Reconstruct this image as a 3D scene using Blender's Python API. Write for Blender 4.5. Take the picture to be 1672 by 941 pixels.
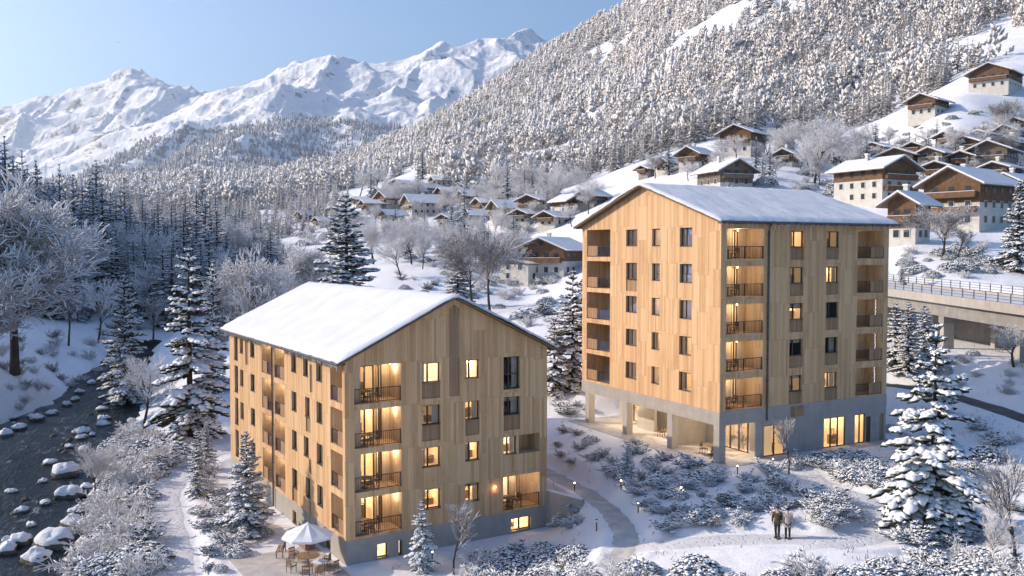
import bpy, math, random
import numpy as np
from mathutils import Vector
for _o in list(bpy.data.objects): bpy.data.objects.remove(_o)
S = bpy.context.scene
rnd = random.Random(7)
RS = np.random.RandomState(11)
R = math.radians
COL = S.collection

# ------------------------------------------------------------------ camera, sky, sun, exposure
F, CXP, CYP, PITCH, ZC = 1453.6, 836.0, 470.5, R(2.395), 21.17      # focal length in photo pixels; camera 21 m up
cam = bpy.data.cameras.new('camera'); camo = bpy.data.objects.new('camera', cam); COL.objects.link(camo)
camo.location = (0, 0, ZC); camo.rotation_euler = (R(90) - PITCH, 0, 0)
cam.sensor_width = 36.0; cam.lens = 36.0 * F / 1672.0
cam.clip_start = 1.0; cam.clip_end = 60000
S.camera = camo
HAZE = 6e-5
SUN_AZ, SUN_EL = -79.0, 26.5           # degrees from the view direction (+y), clockwise positive
w = bpy.data.worlds.new('World'); S.world = w; w.use_nodes = True
nt = w.node_tree; bg = nt.nodes['Background']
sky = nt.nodes.new('ShaderNodeTexSky'); sky.sky_type = 'NISHITA'; sky.sun_disc = False
sky.sun_elevation = R(SUN_EL); sky.sun_rotation = R(SUN_AZ)
sky.altitude = 1200; sky.air_density = 1.25; sky.dust_density = 5.0; sky.ozone_density = 6.0
nt.links.new(sky.outputs[0], bg.inputs[0]); bg.inputs[1].default_value = 0.128
sl = bpy.data.lights.new('sun', 'SUN'); sl.energy = 3.5; sl.angle = R(0.6); sl.color = (1.0, 0.84, 0.67)
so = bpy.data.objects.new('sun', sl); COL.objects.link(so)
_d = Vector((math.sin(R(SUN_AZ)) * math.cos(R(SUN_EL)), math.cos(R(SUN_AZ)) * math.cos(R(SUN_EL)), math.sin(R(SUN_EL))))
so.rotation_euler = _d.to_track_quat('Z', 'Y').to_euler(); so.location = (-60, 0, 120)
S.view_settings.view_transform = 'Standard'; S.view_settings.look = 'None'
S.view_settings.exposure = 0.68; S.view_settings.gamma = 1.0
cy = S.cycles
cy.use_denoising = True
try: cy.denoiser = 'OPENIMAGEDENOISE'
except Exception: pass
cy.max_bounces = 6; cy.diffuse_bounces = 3; cy.glossy_bounces = 2; cy.transmission_bounces = 3
cy.transparent_max_bounces = 20; cy.volume_bounces = 0; cy.sample_clamp_indirect = 4.0
cy.caustics_reflective = False; cy.caustics_refractive = False

# ------------------------------------------------------------------ pixel -> world
def ray(px, py):
    a = (px - CXP) / F; b = (CYP - py) / F; c, s = math.cos(PITCH), math.sin(PITCH)
    return np.array([a, c + b * s, -s + b * c])
def at(px, py, Y):
    d = ray(px, py); return d * (Y / d[1]) + np.array([0, 0, ZC])
def to_px(x, y, z):
    c, s = math.cos(PITCH), math.sin(PITCH); zz = z - ZC
    fw = y * c - zz * s; up = y * s + zz * c
    return CXP + F * x / fw, CYP - F * up / fw

# ------------------------------------------------------------------ noise
_perm = RS.permutation(512); _perm = np.concatenate([_perm, _perm])
_gr = RS.uniform(0, 2 * np.pi, 512); _gx, _gy = np.cos(_gr), np.sin(_gr)
def perlin(x, y):
    x = np.asarray(x, float); y = np.asarray(y, float)
    xi = np.floor(x).astype(int); yi = np.floor(y).astype(int); xf = x - xi; yf = y - yi
    u = xf * xf * xf * (xf * (xf * 6 - 15) + 10); v = yf * yf * yf * (yf * (yf * 6 - 15) + 10)
    def g(ix, iy, dx, dy):
        h = _perm[(_perm[ix & 511] + iy) & 511]; return _gx[h] * dx + _gy[h] * dy
    a = g(xi, yi, xf, yf); b = g(xi + 1, yi, xf - 1, yf); c = g(xi, yi + 1, xf, yf - 1); d = g(xi + 1, yi + 1, xf - 1, yf - 1)
    return (a + (b - a) * u + (c - a) * v + (a - b - c + d) * u * v) * 1.5
def fbm(x, y, o=4, ridged=False):
    r = 0; a = 1.0
    for k in range(o):
        n = perlin(x * 2 ** k + 17.3 * k, y * 2 ** k - 9.1 * k)
        r = r + a * ((1 - np.abs(n) * 2) if ridged else n); a *= 0.5
    return r
def sstep(a, b, x):
    t = np.clip((x - a) / (b - a), 0, 1); return t * t * (3 - 2 * t)

# ------------------------------------------------------------------ materials
def mat(name, base=(.5, .5, .5), rough=.7, metal=0., spec=.3):
    m = bpy.data.materials.new(name); m.use_nodes = True; b = m.node_tree.nodes['Principled BSDF']
    b.inputs['Base Color'].default_value = (*base, 1); b.inputs['Roughness'].default_value = rough
    b.inputs['Metallic'].default_value = metal; b.inputs['Specular IOR Level'].default_value = spec
    return m
class N:      # small node-graph writer
    def __init__(s, m): s.t = m.node_tree; s.b = s.t.nodes.get('Principled BSDF')
    def new(s, t, **k):
        n = s.t.nodes.new(t)
        for a, v in k.items(): setattr(n, a, v)
        return n
    def put(s, sock, v):
        if hasattr(v, 'is_output') or isinstance(v, bpy.types.NodeSocket): s.t.links.new(v, sock)
        elif v is not None: sock.default_value = v
    def math(s, op, a, b=None, c=None, clamp=False):
        n = s.new('ShaderNodeMath', operation=op, use_clamp=clamp)
        for i, v in enumerate((a, b, c)): s.put(n.inputs[i], v)
        return n.outputs[0]
    def noise(s, vec, scale, detail=3, rough=.55, dim='3D'):
        n = s.new('ShaderNodeTexNoise', noise_dimensions=dim); s.put(n.inputs['Vector'], vec)
        n.inputs['Scale'].default_value = scale; n.inputs['Detail'].default_value = detail; n.inputs['Roughness'].default_value = rough
        return n.outputs['Fac']
    def vor(s, vec, scale, feature='F1', out='Distance'):
        n = s.new('ShaderNodeTexVoronoi', feature=feature); s.put(n.inputs['Vector'], vec); n.inputs['Scale'].default_value = scale
        return n.outputs[out]
    def white(s, vec):
        n = s.new('ShaderNodeTexWhiteNoise', noise_dimensions='3D'); s.put(n.inputs['Vector'], vec); return n.outputs['Value']
    def vec(s, x, y, z):
        n = s.new('ShaderNodeCombineXYZ')
        for i, v in enumerate((x, y, z)): s.put(n.inputs[i], v)
        return n.outputs[0]
    def sep(s, v):
        n = s.new('ShaderNodeSeparateXYZ'); s.put(n.inputs[0], v); return n.outputs
    def coord(s, o='Object'): return s.new('ShaderNodeTexCoord').outputs[o]
    def geo(s, o): return s.new('ShaderNodeNewGeometry').outputs[o]
    def ramp(s, fac, stops):
        n = s.new('ShaderNodeValToRGB'); s.put(n.inputs[0], fac); e = n.color_ramp.elements
        while len(e) < len(stops): e.new(.5)
        for i, (p, c) in enumerate(stops): e[i].position = p; e[i].color = (*c, 1) if len(c) == 3 else c
        return n.outputs[0]
    def mix(s, fac, a, b, mode='MIX'):
        n = s.new('ShaderNodeMix', data_type='RGBA', blend_type=mode); s.put(n.inputs[0], fac)
        for i, v in ((6, a), (7, b)): s.put(n.inputs[i], (*v, 1) if isinstance(v, tuple) and len(v) == 3 else v)
        return n.outputs[2]
    def smooth(s, v, a, b):
        n = s.new('ShaderNodeMapRange', interpolation_type='SMOOTHSTEP'); s.put(n.inputs[0], v)
        s.put(n.inputs[1], a); s.put(n.inputs[2], b); return n.outputs[0]
    def bump(s, h, strength=.5, dist=.05):
        n = s.new('ShaderNodeBump'); n.inputs['Strength'].default_value = strength; n.inputs['Distance'].default_value = dist
        s.put(n.inputs['Height'], h); s.put(s.b.inputs['Normal'], n.outputs[0])
    def base(s, v): s.put(s.b.inputs['Base Color'], v)
    def rough(s, v): s.put(s.b.inputs['Roughness'], v)

SNOW = (.86, .87, .90)
def m_snow_ground():
    m = mat('snow_ground', SNOW, .75, spec=.15); n = N(m); p = n.geo('Position')
    a = n.noise(p, .9, 5); b = n.noise(p, .13, 3); c = n.noise(p, 7, 4)
    n.base(n.ramp(b, [(.3, (.74, .75, .79)), (.7, (.82, .825, .85))]))
    h = n.math('ADD', n.math('MULTIPLY', a, .5), n.math('MULTIPLY', c, .12)); n.bump(h, .55, .45)
    return m
def m_snow(name='snow', bump=.3):
    m = mat(name, SNOW, .7, spec=.15); n = N(m); p = n.geo('Position')
    n.base(n.ramp(n.noise(p, .5, 4), [(.3, (.68, .69, .72)), (.7, (.76, .765, .785))]))
    n.bump(n.noise(p, 3.2, 5), bump, .12); return m
def m_snowed(name, dark, lo, hi, scale=1.6, dark2=None, amp=.9, snow=SNOW, rough=.8):
    """dark foliage or bark with snow lying on what faces up"""
    m = mat(name, dark, rough, spec=.1); n = N(m); p = n.coord('Object')
    nz = n.sep(n.geo('Normal'))[2]
    f = n.math('ADD', nz, n.math('MULTIPLY', n.math('SUBTRACT', n.noise(p, scale, 3), .5), amp))
    fac = n.smooth(f, lo, hi)
    d = n.ramp(n.noise(p, scale * .7, 2), [(.35, dark), (.65, dark2 or dark)])
    n.base(n.mix(fac, d, snow)); return m
def m_wood(name, tones, board=.21):
    """vertical boards, storey high, with joints, grain and knots; u, v in metres come from the mesh"""
    m = mat(name, tones[1], .72, spec=.2); n = N(m); uv = n.sep(n.coord('UV')); u, v = uv[0], uv[1]
    pan = n.math('FLOOR', n.math('DIVIDE', u, 1.37))
    sh = n.math('MULTIPLY', n.white(n.vec(pan, 3.3, 1.7)), .5)
    st = n.math('FLOOR', n.math('ADD', n.math('DIVIDE', v, 3.0), sh))
    uw = n.math('ADD', n.math('DIVIDE', u, board), n.math('MULTIPLY', n.white(n.vec(pan, st, .4)), 1.0))
    bi = n.math('FLOOR', uw); fr = n.math('FRACT', uw)
    r1 = n.white(n.vec(bi, st, 5.1)); r2 = n.white(n.vec(pan, st, 9.7))
    grain = n.noise(n.vec(n.math('MULTIPLY', u, 9.0), n.math('MULTIPLY', v, .55), n.math('MULTIPLY', bi, 3.1)), 1.6, 5, .65)
    tone = n.math('ADD', n.math('ADD', n.math('MULTIPLY', r1, .40), n.math('MULTIPLY', r2, .09)), n.math('MULTIPLY', grain, .56))
    col = n.ramp(tone, [(.18, tones[0]), (.52, tones[1]), (.9, tones[2])])
    kn = n.vor(n.vec(n.math('MULTIPLY', u, 2.2), n.math('MULTIPLY', v, .85), 0.0), 1.0)
    col = n.mix(n.math('MULTIPLY', n.smooth(kn, .07, .03), .65), col, tuple(c * .38 for c in tones[0]))
    wx = n.noise(n.vec(n.math('MULTIPLY', u, .5), n.math('MULTIPLY', v, .18), 2.0), 1.2, 4)
    col = n.mix(n.math('MULTIPLY', n.smooth(wx, .52, .75), .28), col, tuple(c * .62 for c in tones[0]))
    j = n.math('LESS_THAN', fr, .055); jy = n.math('LESS_THAN', n.math('FRACT', n.math('ADD', n.math('DIVIDE', v, 3.0), sh)), .005)
    jj = n.math('MAXIMUM', j, jy)
    n.base(n.mix(n.math('MULTIPLY', jj, .55), col, tuple(c * .35 for c in tones[0])))
    n.bump(n.math('SUBTRACT', n.math('MULTIPLY', grain, .25), jj), .5, .012); return m
def m_concrete(name, c0, c1):
    m = mat(name, c0, .85, spec=.2); n = N(m); p = n.coord('Object'); q = n.sep(p)
    a = n.noise(p, .8, 5, .6); st = n.noise(n.vec(q[0], q[1], n.math('MULTIPLY', q[2], .2)), 2.2, 4)
    col = n.ramp(n.math('ADD', n.math('MULTIPLY', a, .6), n.math('MULTIPLY', st, .4)), [(.3, c0), (.7, c1)])
    ln = n.math('LESS_THAN', n.math('FRACT', n.math('DIVIDE', q[2], .62)), .03)
    n.base(n.mix(n.math('MULTIPLY', ln, .3), col, tuple(c * .6 for c in c0))); n.bump(n.noise(p, 9, 4), .25, .02); return m
def m_speckle(name, c0, c1, scale=2., rough=.8, bump=.3, metal=0.):
    m = mat(name, c0, rough, metal); n = N(m); p = n.coord('Object'); f = n.noise(p, scale, 4, .6)
    n.base(n.ramp(f, [(.3, c0), (.7, c1)])); n.bump(f, bump, .05); return m
def m_glow(name, base, glow, strength):
    m = mat(name, base, .8); b = m.node_tree.nodes['Principled BSDF']
    b.inputs['Emission Color'].default_value = (*glow, 1); b.inputs['Emission Strength'].default_value = strength
    try: m.cycles.emission_sampling = 'NONE'
    except Exception: pass
    return m
def m_glass(name, tint=(.88, .88, .87), refl=.5):
    m = bpy.data.materials.new(name); m.use_nodes = True; t = m.node_tree; t.nodes.clear()
    o = t.nodes.new('ShaderNodeOutputMaterial'); mx = t.nodes.new('ShaderNodeMixShader'); tr = t.nodes.new('ShaderNodeBsdfTransparent')
    gl = t.nodes.new('ShaderNodeBsdfGlossy'); lw = t.nodes.new('ShaderNodeFresnel'); lw.inputs[0].default_value = 1.5
    ad = t.nodes.new('ShaderNodeMath'); ad.operation = 'MULTIPLY'; ad.inputs[1].default_value = refl; ad.use_clamp = True
    tr.inputs[0].default_value = (*tint, 1); gl.inputs['Roughness'].default_value = .03; gl.inputs[0].default_value = (.9, .93, 1, 1)
    t.links.new(lw.outputs[0], ad.inputs[0]); t.links.new(ad.outputs[0], mx.inputs[0])
    t.links.new(tr.outputs[0], mx.inputs[1]); t.links.new(gl.outputs[0], mx.inputs[2]); t.links.new(mx.outputs[0], o.inputs[0]); return m
M = {}
M['snowg'] = m_snow_ground(); M['snow'] = m_snow(); M['snowcap'] = m_snow('snow_cap', .5)
M['woodL'] = m_wood('timber_cladding', [(.46, .262, .13), (.67, .415, .215), (.79, .545, .32)])
M['woodI'] = m_wood('lightened_recess_timber', [(.50, .34, .20), (.66, .475, .30), (.76, .58, .40)])  # cladding paled in recesses and reveals, standing in for golden light there
M['woodD'] = m_wood('timber_infill', [(.26, .15, .08), (.36, .22, .125), (.45, .295, .175)])
M['conc'] = m_concrete('fair_faced_concrete', (.34, .31, .275), (.46, .42, .375))
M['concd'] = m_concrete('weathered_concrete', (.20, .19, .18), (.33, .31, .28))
M['frame'] = m_speckle('dark_window_frame', (.06, .045, .032), (.095, .07, .05), 3, .5, .1)
M['metal'] = m_speckle('dark_metal', (.05, .045, .04), (.08, .07, .06), 5, .45, .1, .6)
M['gutter'] = m_speckle('zinc', (.10, .095, .09), (.16, .15, .14), 3, .5, .1, .5)
M['glass'] = m_glass('window_glass'); M['glassb'] = m_glass('balustrade_glass', (.70, .67, .62), .3)
M['lit'] = m_glow('lit_room', (.62, .52, .40), (1.0, .62, .28), .26)
M['litb'] = m_glow('bright_lit_room', (.72, .62, .48), (1.0, .64, .30), .30)
M['litd'] = m_glow('dim_room', (.30, .26, .22), (1.0, .6, .3), .16)
M['dark'] = mat('unlit_room', (.10, .10, .11), .9)
M['bulb'] = m_glow('lamp_bulb', (1, .8, .5), (1.0, .74, .42), 12)
M['litc'] = m_glow('cool_lit_room', (.66, .60, .52), (1.0, .78, .52), .26); M['blind'] = m_speckle('roller_blind', (.50, .44, .36), (.58, .52, .44), 3, .9, .1)
M['curtain'] = m_speckle('linen_curtain', (.55, .50, .43), (.68, .63, .56), 4, .9, .2)
M['furn'] = m_speckle('brown_furniture', (.10, .065, .04), (.17, .11, .07), 4, .6, .1)
M['furnl'] = m_speckle('oak_furniture', (.26, .18, .11), (.38, .28, .18), 4, .6, .1)
M['leafp'] = m_speckle('house_plant', (.05, .07, .03), (.09, .11, .05), 6, .7, .2)
M['verge'] = m_speckle('roof_verge_board', (.15, .10, .06), (.22, .15, .09), 2, .7, .2)
M['bark'] = m_snowed('bark', (.055, .042, .034), .55, .95, 2.0, (.085, .066, .052))
M['spruce'] = m_snowed('snowy_spruce', (.022, .028, .020), -.16, .30, 1.7, (.040, .046, .030), 1.0)
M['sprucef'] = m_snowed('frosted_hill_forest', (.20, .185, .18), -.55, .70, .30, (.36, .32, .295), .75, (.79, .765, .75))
M['farforest'] = m_snowed('shade_toned_far_forest', (.07, .075, .08), -.30, .80, .1, (.12, .118, .115), .8, (.50, .51, .53))  # haze and shade put into the colour: bluish trees, dimmed snow
M['spruced'] = m_snowed('frosted_shade_toned_forest', (.024, .033, .037), -.26, .45, .9, (.050, .056, .054), 1.1, (.74, .78, .84))  # needles and snow tinted dark and bluish to stand for shade
M['pine'] = m_snowed('snowy_dwarf_pine', (.026, .032, .022), -.22, .28, 2.4, (.055, .052, .032), 1.1)
M['frost'] = m_snowed('frosted_twigs', (.36, .32, .30), -1.1, -.1, 1.2, (.54, .50, .48), .9, (.80, .79, .80))
M['frostd'] = m_snowed('half_frosted_twigs', (.11, .085, .07), -.35, .4, 1.2, (.17, .13, .105), .9, (.78, .78, .80))
M['tuft'] = m_snowed('dry_stalks', (.07, .055, .04), .5, .9, 3, (.13, .10, .07))
M['rock'] = m_speckle('river_rock', (.05, .048, .045), (.13, .12, .11), 1.5, .8, .6)
M['patio'] = m_speckle('stone_paving', (.40, .36, .33), (.60, .57, .55), 1.2, .8, .2)
M['path'] = m_speckle('gritted_path', (.38, .365, .355), (.60, .59, .59), 1.0, .85, .4)
M['trod'] = m_snow('trodden_snow', .8); M['trod'].node_tree.nodes['Color Ramp'].color_ramp.elements[0].color = (.56, .56, .59, 1); M['trod'].node_tree.nodes['Color Ramp'].color_ramp.elements[1].color = (.70, .70, .73, 1); _n = N(M['trod']); _p = _n.geo('Position'); _n.bump(_n.math('ADD', _n.smooth(_n.vor(_p, 2.6), .12, .3), _n.noise(_p, 3, 4)), .7, .09)
M['road'] = m_speckle('wet_asphalt', (.06, .058, .056), (.13, .125, .12), .7, .7, .2)

# ------------------------------------------------------------------ mesh helpers
class MB:
    def __init__(s): s.v = []; s.f = []; s.m = []; s.uv = []
    def face(s, pts, mi=0, uv=None):
        i = len(s.v); s.v += [tuple(p) for p in pts]; s.f.append(tuple(range(i, i + len(pts)))); s.m.append(mi); s.uv.append(uv)
    def box(s, c, d, mi=0, rz=0., ax=None):
        """box centred at c with sizes d, turned about z by rz, or along the axes ax"""
        if ax is None:
            k, q = math.cos(rz), math.sin(rz); ax = ((k, q, 0), (-q, k, 0), (0, 0, 1))
        ax = [np.array(a, float) for a in ax]; c = np.array(c, float); P = []
        for sx in (-1, 1):
            for sy in (-1, 1):
                for sz in (-1, 1): P.append(c + ax[0] * sx * d[0] / 2 + ax[1] * sy * d[1] / 2 + ax[2] * sz * d[2] / 2)
        i = len(s.v); s.v += [tuple(p) for p in P]
        for q in ((0, 1, 3, 2), (4, 6, 7, 5), (0, 4, 5, 1), (2, 3, 7, 6), (0, 2, 6, 4), (1, 5, 7, 3)):
            s.f.append(tuple(i + a for a in q)); s.m.append(mi); s.uv.append(None)
        return s
    def tube(s, pts, rad, n=6, mi=0, cap=True):
        pts = [np.array(p, float) for p in pts]
        if not hasattr(rad, '__len__'): rad = [rad] * len(pts)
        i0 = len(s.v)
        for k, p in enumerate(pts):
            d = pts[min(k + 1, len(pts) - 1)] - pts[max(k - 1, 0)]; d = d / (np.linalg.norm(d) + 1e-9)
            a = np.cross(d, (0, 0, 1) if abs(d[2]) < .9 else (1, 0, 0)); a /= np.linalg.norm(a); b = np.cross(d, a)
            for j in range(n):
                t = 2 * math.pi * j / n; s.v.append(tuple(p + rad[k] * (a * math.cos(t) + b * math.sin(t))))
        for k in range(len(pts) - 1):
            for j in range(n):
                a = i0 + k * n + j; b = i0 + k * n + (j + 1) % n; s.f.append((a, a + n, b + n, b)); s.m.append(mi); s.uv.append(None)
        if cap:
            s.f.append(tuple(i0 + j for j in range(n))); s.m.append(mi); s.uv.append(None)
            e = i0 + (len(pts) - 1) * n; s.f.append(tuple(e + n - 1 - j for j in range(n))); s.m.append(mi); s.uv.append(None)
        return s
    def lathe(s, prof, c=(0, 0, 0), n=16, mi=0):
        i0 = len(s.v)
        for r, z in prof:
            for j in range(n):
                t = 2 * math.pi * j / n; s.v.append((c[0] + r * math.cos(t), c[1] + r * math.sin(t), c[2] + z))
        for k in range(len(prof) - 1):
            for j in range(n):
                a = i0 + k * n + j; b = i0 + k * n + (j + 1) % n; s.f.append((a, b, b + n, a + n)); s.m.append(mi); s.uv.append(None)
        return s
    def mesh(s, name, mats, smooth=False):
        me = bpy.data.meshes.new(name); me.from_pydata(s.v, [], s.f)
        for m in (mats if isinstance(mats, (list, tuple)) else [mats]): me.materials.append(m)
        if len(me.polygons) == len(s.m) and any(s.m): me.polygons.foreach_set('material_index', s.m)
        if any(u is not None for u in s.uv):
            l = me.uv_layers.new(name='UVMap'); k = 0
            for f, u in zip(s.f, s.uv):
                for j in range(len(f)): l.data[k].uv = u[j] if u is not None else (0, 0); k += 1
        if smooth: me.polygons.foreach_set('use_smooth', [True] * len(me.polygons))
        return me
    def obj(s, name, mats, parent=None, smooth=False): return link(name, s.mesh(name, mats, smooth), parent)
def link(name, me, parent=None):
    o = bpy.data.objects.new(name, me); COL.objects.link(o)
    if parent is not None: o.parent = parent
    return o
def npmesh(name, V, T, mats, smooth=True, mi=None):
    """mesh from arrays; T is (n,3) or (n,4)"""
    me = bpy.data.meshes.new(name); V = np.asarray(V, np.float32); T = np.asarray(T, np.int32); k = T.shape[1]
    me.vertices.add(len(V)); me.vertices.foreach_set('co', V.ravel())
    me.loops.add(T.size); me.loops.foreach_set('vertex_index', T.ravel())
    me.polygons.add(len(T)); me.polygons.foreach_set('loop_start', np.arange(0, T.size, k, dtype=np.int32))
    me.polygons.foreach_set('loop_total', np.full(len(T), k, np.int32))
    for m in (mats if isinstance(mats, (list, tuple)) else [mats]): me.materials.append(m)
    if mi is not None: me.polygons.foreach_set('material_index', np.asarray(mi, np.int32))
    if smooth: me.polygons.foreach_set('use_smooth', np.ones(len(T), bool))
    me.update(calc_edges=True); return me
def tag(o, label=None, cat=None, group=None, kind=None):
    if label: o['label'] = label
    if cat: o['category'] = cat
    if group: o['group'] = group
    if kind: o['kind'] = kind
    return o
def thing(name, label, cat, loc=(0, 0, 0), rz=0., group=None):
    o = bpy.data.objects.new(name, None); COL.objects.link(o); o.location = loc; o.rotation_euler = (0, 0, rz); o.empty_display_size = .3
    return tag(o, label, cat, group)
KIDS = {}
def dup(root, loc, rz=0., sc=1., label=None, group=None, scz=None):
    r = root.copy(); COL.objects.link(r); r.location = loc; r.rotation_euler = (0, 0, rz); r.scale = (sc, sc, scz or sc)
    if label: r['label'] = label
    if group: r['group'] = group
    if root.name not in KIDS: KIDS[root.name] = [(c, list(c.children)) for c in root.children]
    for ch, gs in KIDS[root.name]:
        c = ch.copy(); COL.objects.link(c); c.parent = r
        for g in gs:
            d = g.copy(); COL.objects.link(d); d.parent = c
    return r

# ------------------------------------------------------------------ terrain: one sheet over (x/y, log y)
CTRL = [  # photo pixel and depth of ground that can be seen
 (0,850,81),(120,850,78),(60,780,96),(60,700,121),(0,705,110),(130,640,150),(60,640,131),(0,640,122),(0,590,136),(100,560,168),(150,505,212),(50,505,205),
 (200,455,260),(0,440,225),(-150,430,215),(330,440,300),(440,432,310),
 (860,490,190),(940,470,185),(840,540,128),(930,600,104),(760,440,222),(660,430,245),(600,400,335),(700,400,320),(850,420,250),
 (700,345,420),(640,315,490),(760,300,520),(480,395,380),(450,355,500),(400,345,560),(300,330,750),(500,320,800),(350,300,1150),(150,330,800),(0,330,800),
 (1215,258,290),(1130,278,285),(1185,308,240),(1040,290,330),(950,330,300),(1430,335,215),(1570,382,168),(1490,402,150),(1550,440,132),(1650,420,140),(1460,440,140),
 (1520,545,108),(1640,570,95),(1480,580,100),(1600,645,86),(1500,650,88),(1672,675,78),(1640,760,66),(1660,850,54),(1560,880,52),
 (1520,195,300),(1630,150,335),(1560,235,262),(1650,220,275),(1480,245,290),(1400,205,420),(1600,120,390),(1480,280,250),(1620,285,235),(1330,260,300),
 (900,285,560),(1050,245,480),(1250,205,430),(1300,100,650),(1300,0,860),(1300,-160,1250),(1672,0,620),(1672,-160,950),(1100,100,900),(1460,60,640),(1460,-60,860),
 (1050,0,1500),(910,75,1700),(800,150,1650),(700,205,1500),(620,252,1350),(560,288,1200),(1200,-110,1700),(1400,-250,1750),
 (750,250,850),(850,200,1100),(950,150,1150),(1000,100,1250),(650,292,750),(600,305,700),
 (910,180,2500),(700,270,2300),(1050,120,2400),(560,300,2200),(1300,-60,2600),(300,300,2300),(0,320,2000),(1700,-150,2500),
 (2100,-100,700),(2100,150,400),(2100,350,200),(2000,560,110),(-500,420,300),(-600,330,900),(-600,320,2300)]
CZ = [  # pixel column, depth, height
 (565,59,0),(893,66.5,0.1),(376,84,0),(500,56,-.1),(430,64,0),(650,52,0.1),(800,52,.9),(300,64,0),(280,80,.2),(330,96,.3),(450,110,.6),(230,100,-.2),(330,130,1.5),(500,130,2.5),(620,110,1.6),(700,90,1.2),
 (200,66,-.5),(400,48,0),(200,48,-1),(0,48,-2.6),(100,48,-2.2),(-100,60,-2.6),(-300,80,0),(-300,120,5),(900,58,.4),(860,80,2.2),
 (950,72,2.9),(1000,66,3.2),(960,60,2.0),(1040,56,3.0),(930,90,4.3),(1175,69,4.34),(951,87,4.34),(1450,80,4.5),(1200,95,4.6),(1100,60,3.9),(1280,52,4.3),(1150,52,3.7),(1430,52,4.6),(1000,48,2.6),(1300,46,4.2),(1450,46,4.4),(1672,46,4.8),(1200,44,4.0),(860,46,1.0),
 (1400,62,4.6),(1550,66,5.2),(1320,66,4.5),(900,34,.8),(1400,34,3.5),(300,34,-.5),(0,34,-2),(1900,40,5)]
cs, ct, cT = [], [], []
for a, b, Y in CTRL:
    P = at(a, b, Y); cs.append(P[0] / Y); ct.append(math.log(Y)); cT.append((P[2] - ZC) / Y)
for a, Y, z in CZ:
    cs.append((a - CXP) / F); ct.append(math.log(Y)); cT.append((z - ZC) / Y)
KT = .42
cs, ct, cT = map(np.array, (cs, ct, cT)); ct = ct * KT
def _phi(r2): return r2 * np.log(r2 + 1e-12)
_n = len(cs); _A = np.zeros((_n + 3, _n + 3)); _D = (cs[:, None] - cs) ** 2 + (ct[:, None] - ct) ** 2
_A[:_n, :_n] = _phi(_D) + np.eye(_n) * 2e-4; _A[:_n, _n:] = np.c_[np.ones(_n), cs, ct]; _A[_n:, :_n] = _A[:_n, _n:].T
_w = np.linalg.solve(_A, np.r_[cT, 0, 0, 0])
def seg_dist(x, y, pts):
    """distance to a polyline of (x, y, value...) and the interpolated values there"""
    x = np.asarray(x, float); y = np.asarray(y, float); best = np.full(x.shape, 1e9); val = np.zeros(x.shape)
    for a, b in zip(pts[:-1], pts[1:]):
        dx, dy = b[0] - a[0], b[1] - a[1]; t = np.clip(((x - a[0]) * dx + (y - a[1]) * dy) / (dx * dx + dy * dy + 1e-9), 0, 1)
        d = np.hypot(x - a[0] - t * dx, y - a[1] - t * dy); k = d < best; best = np.where(k, d, best)
        if len(a) > 2: val = np.where(k, a[2] + t * (b[2] - a[2]), val)
    return best, val
def gp(px, Y): return ((px - CXP) / F * Y, Y)
# building frames (fitted to the photograph)
LO = np.array([-11.144, 58.948, 1.677]); LR = -.556; LD = np.array([math.sin(LR), math.cos(LR), 0]); LE = np.array([math.cos(LR), -math.sin(LR), 0])
LW, LL, LH, LRG = 16.27, 29.69, 12.2, 3.93
RO = np.array([16.392, 69.863, 8.397]); RR = 1.081; RD = np.array([math.sin(RR), math.cos(RR), 0]); RE = np.array([-math.cos(RR), math.sin(RR), 0])
RW, RL, RH, RRG = 20.115, 19.237, 15.126, 3.317
RIVER = [(-46, 40, 15), (-50, 62, 14), (-57, 78, 13.5), (-58.5, 92, 10), (-61.5, 116, 5.6), (-64.2, 132, 3.0), (-68, 150, 2.2), (-77, 180, 2.6), (-92, 250, 5), (-115, 330, 6), (-220, 600, 9)]
WATER_Z = [(*gp(-260, 40), -2.5), (*gp(72, 118), -2.0), (*gp(175, 150), -1.7), (*gp(235, 185), 1.0), (*gp(300, 250), 9), (*gp(330, 330), 15), (*gp(300, 600), 40)]
def base_T(s, t):
    s = np.asarray(s, float); t = np.asarray(t, float) * KT; out = _w[-3] + _w[-2] * s + _w[-1] * t
    for i in range(_n): out = out + _w[i] * _phi((s - cs[i]) ** 2 + (t - ct[i]) ** 2)
    return out
def in_rect(x, y, O, ea, eb, la, lb, pad):
    a = (x - O[0]) * ea[0] + (y - O[1]) * ea[1]; b = (x - O[0]) * eb[0] + (y - O[1]) * eb[1]
    dx = np.maximum(np.maximum(-a, a - la), 0); dy = np.maximum(np.maximum(-b, b - lb), 0)
    return 1 - sstep(0, pad, np.hypot(dx, dy))
PATHS = {}
_b0, _b1 = at(1418, 470, 122), at(1740, 509, 84); _bd = (_b1 - _b0)[:2] / np.hypot(*(_b1 - _b0)[:2]); _bn = np.array([-_bd[1], _bd[0]]) * 4
BRL = [tuple(_b0[:2] + _bd * 8 + _bn), tuple(_b1[:2] + _bn)]
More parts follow.
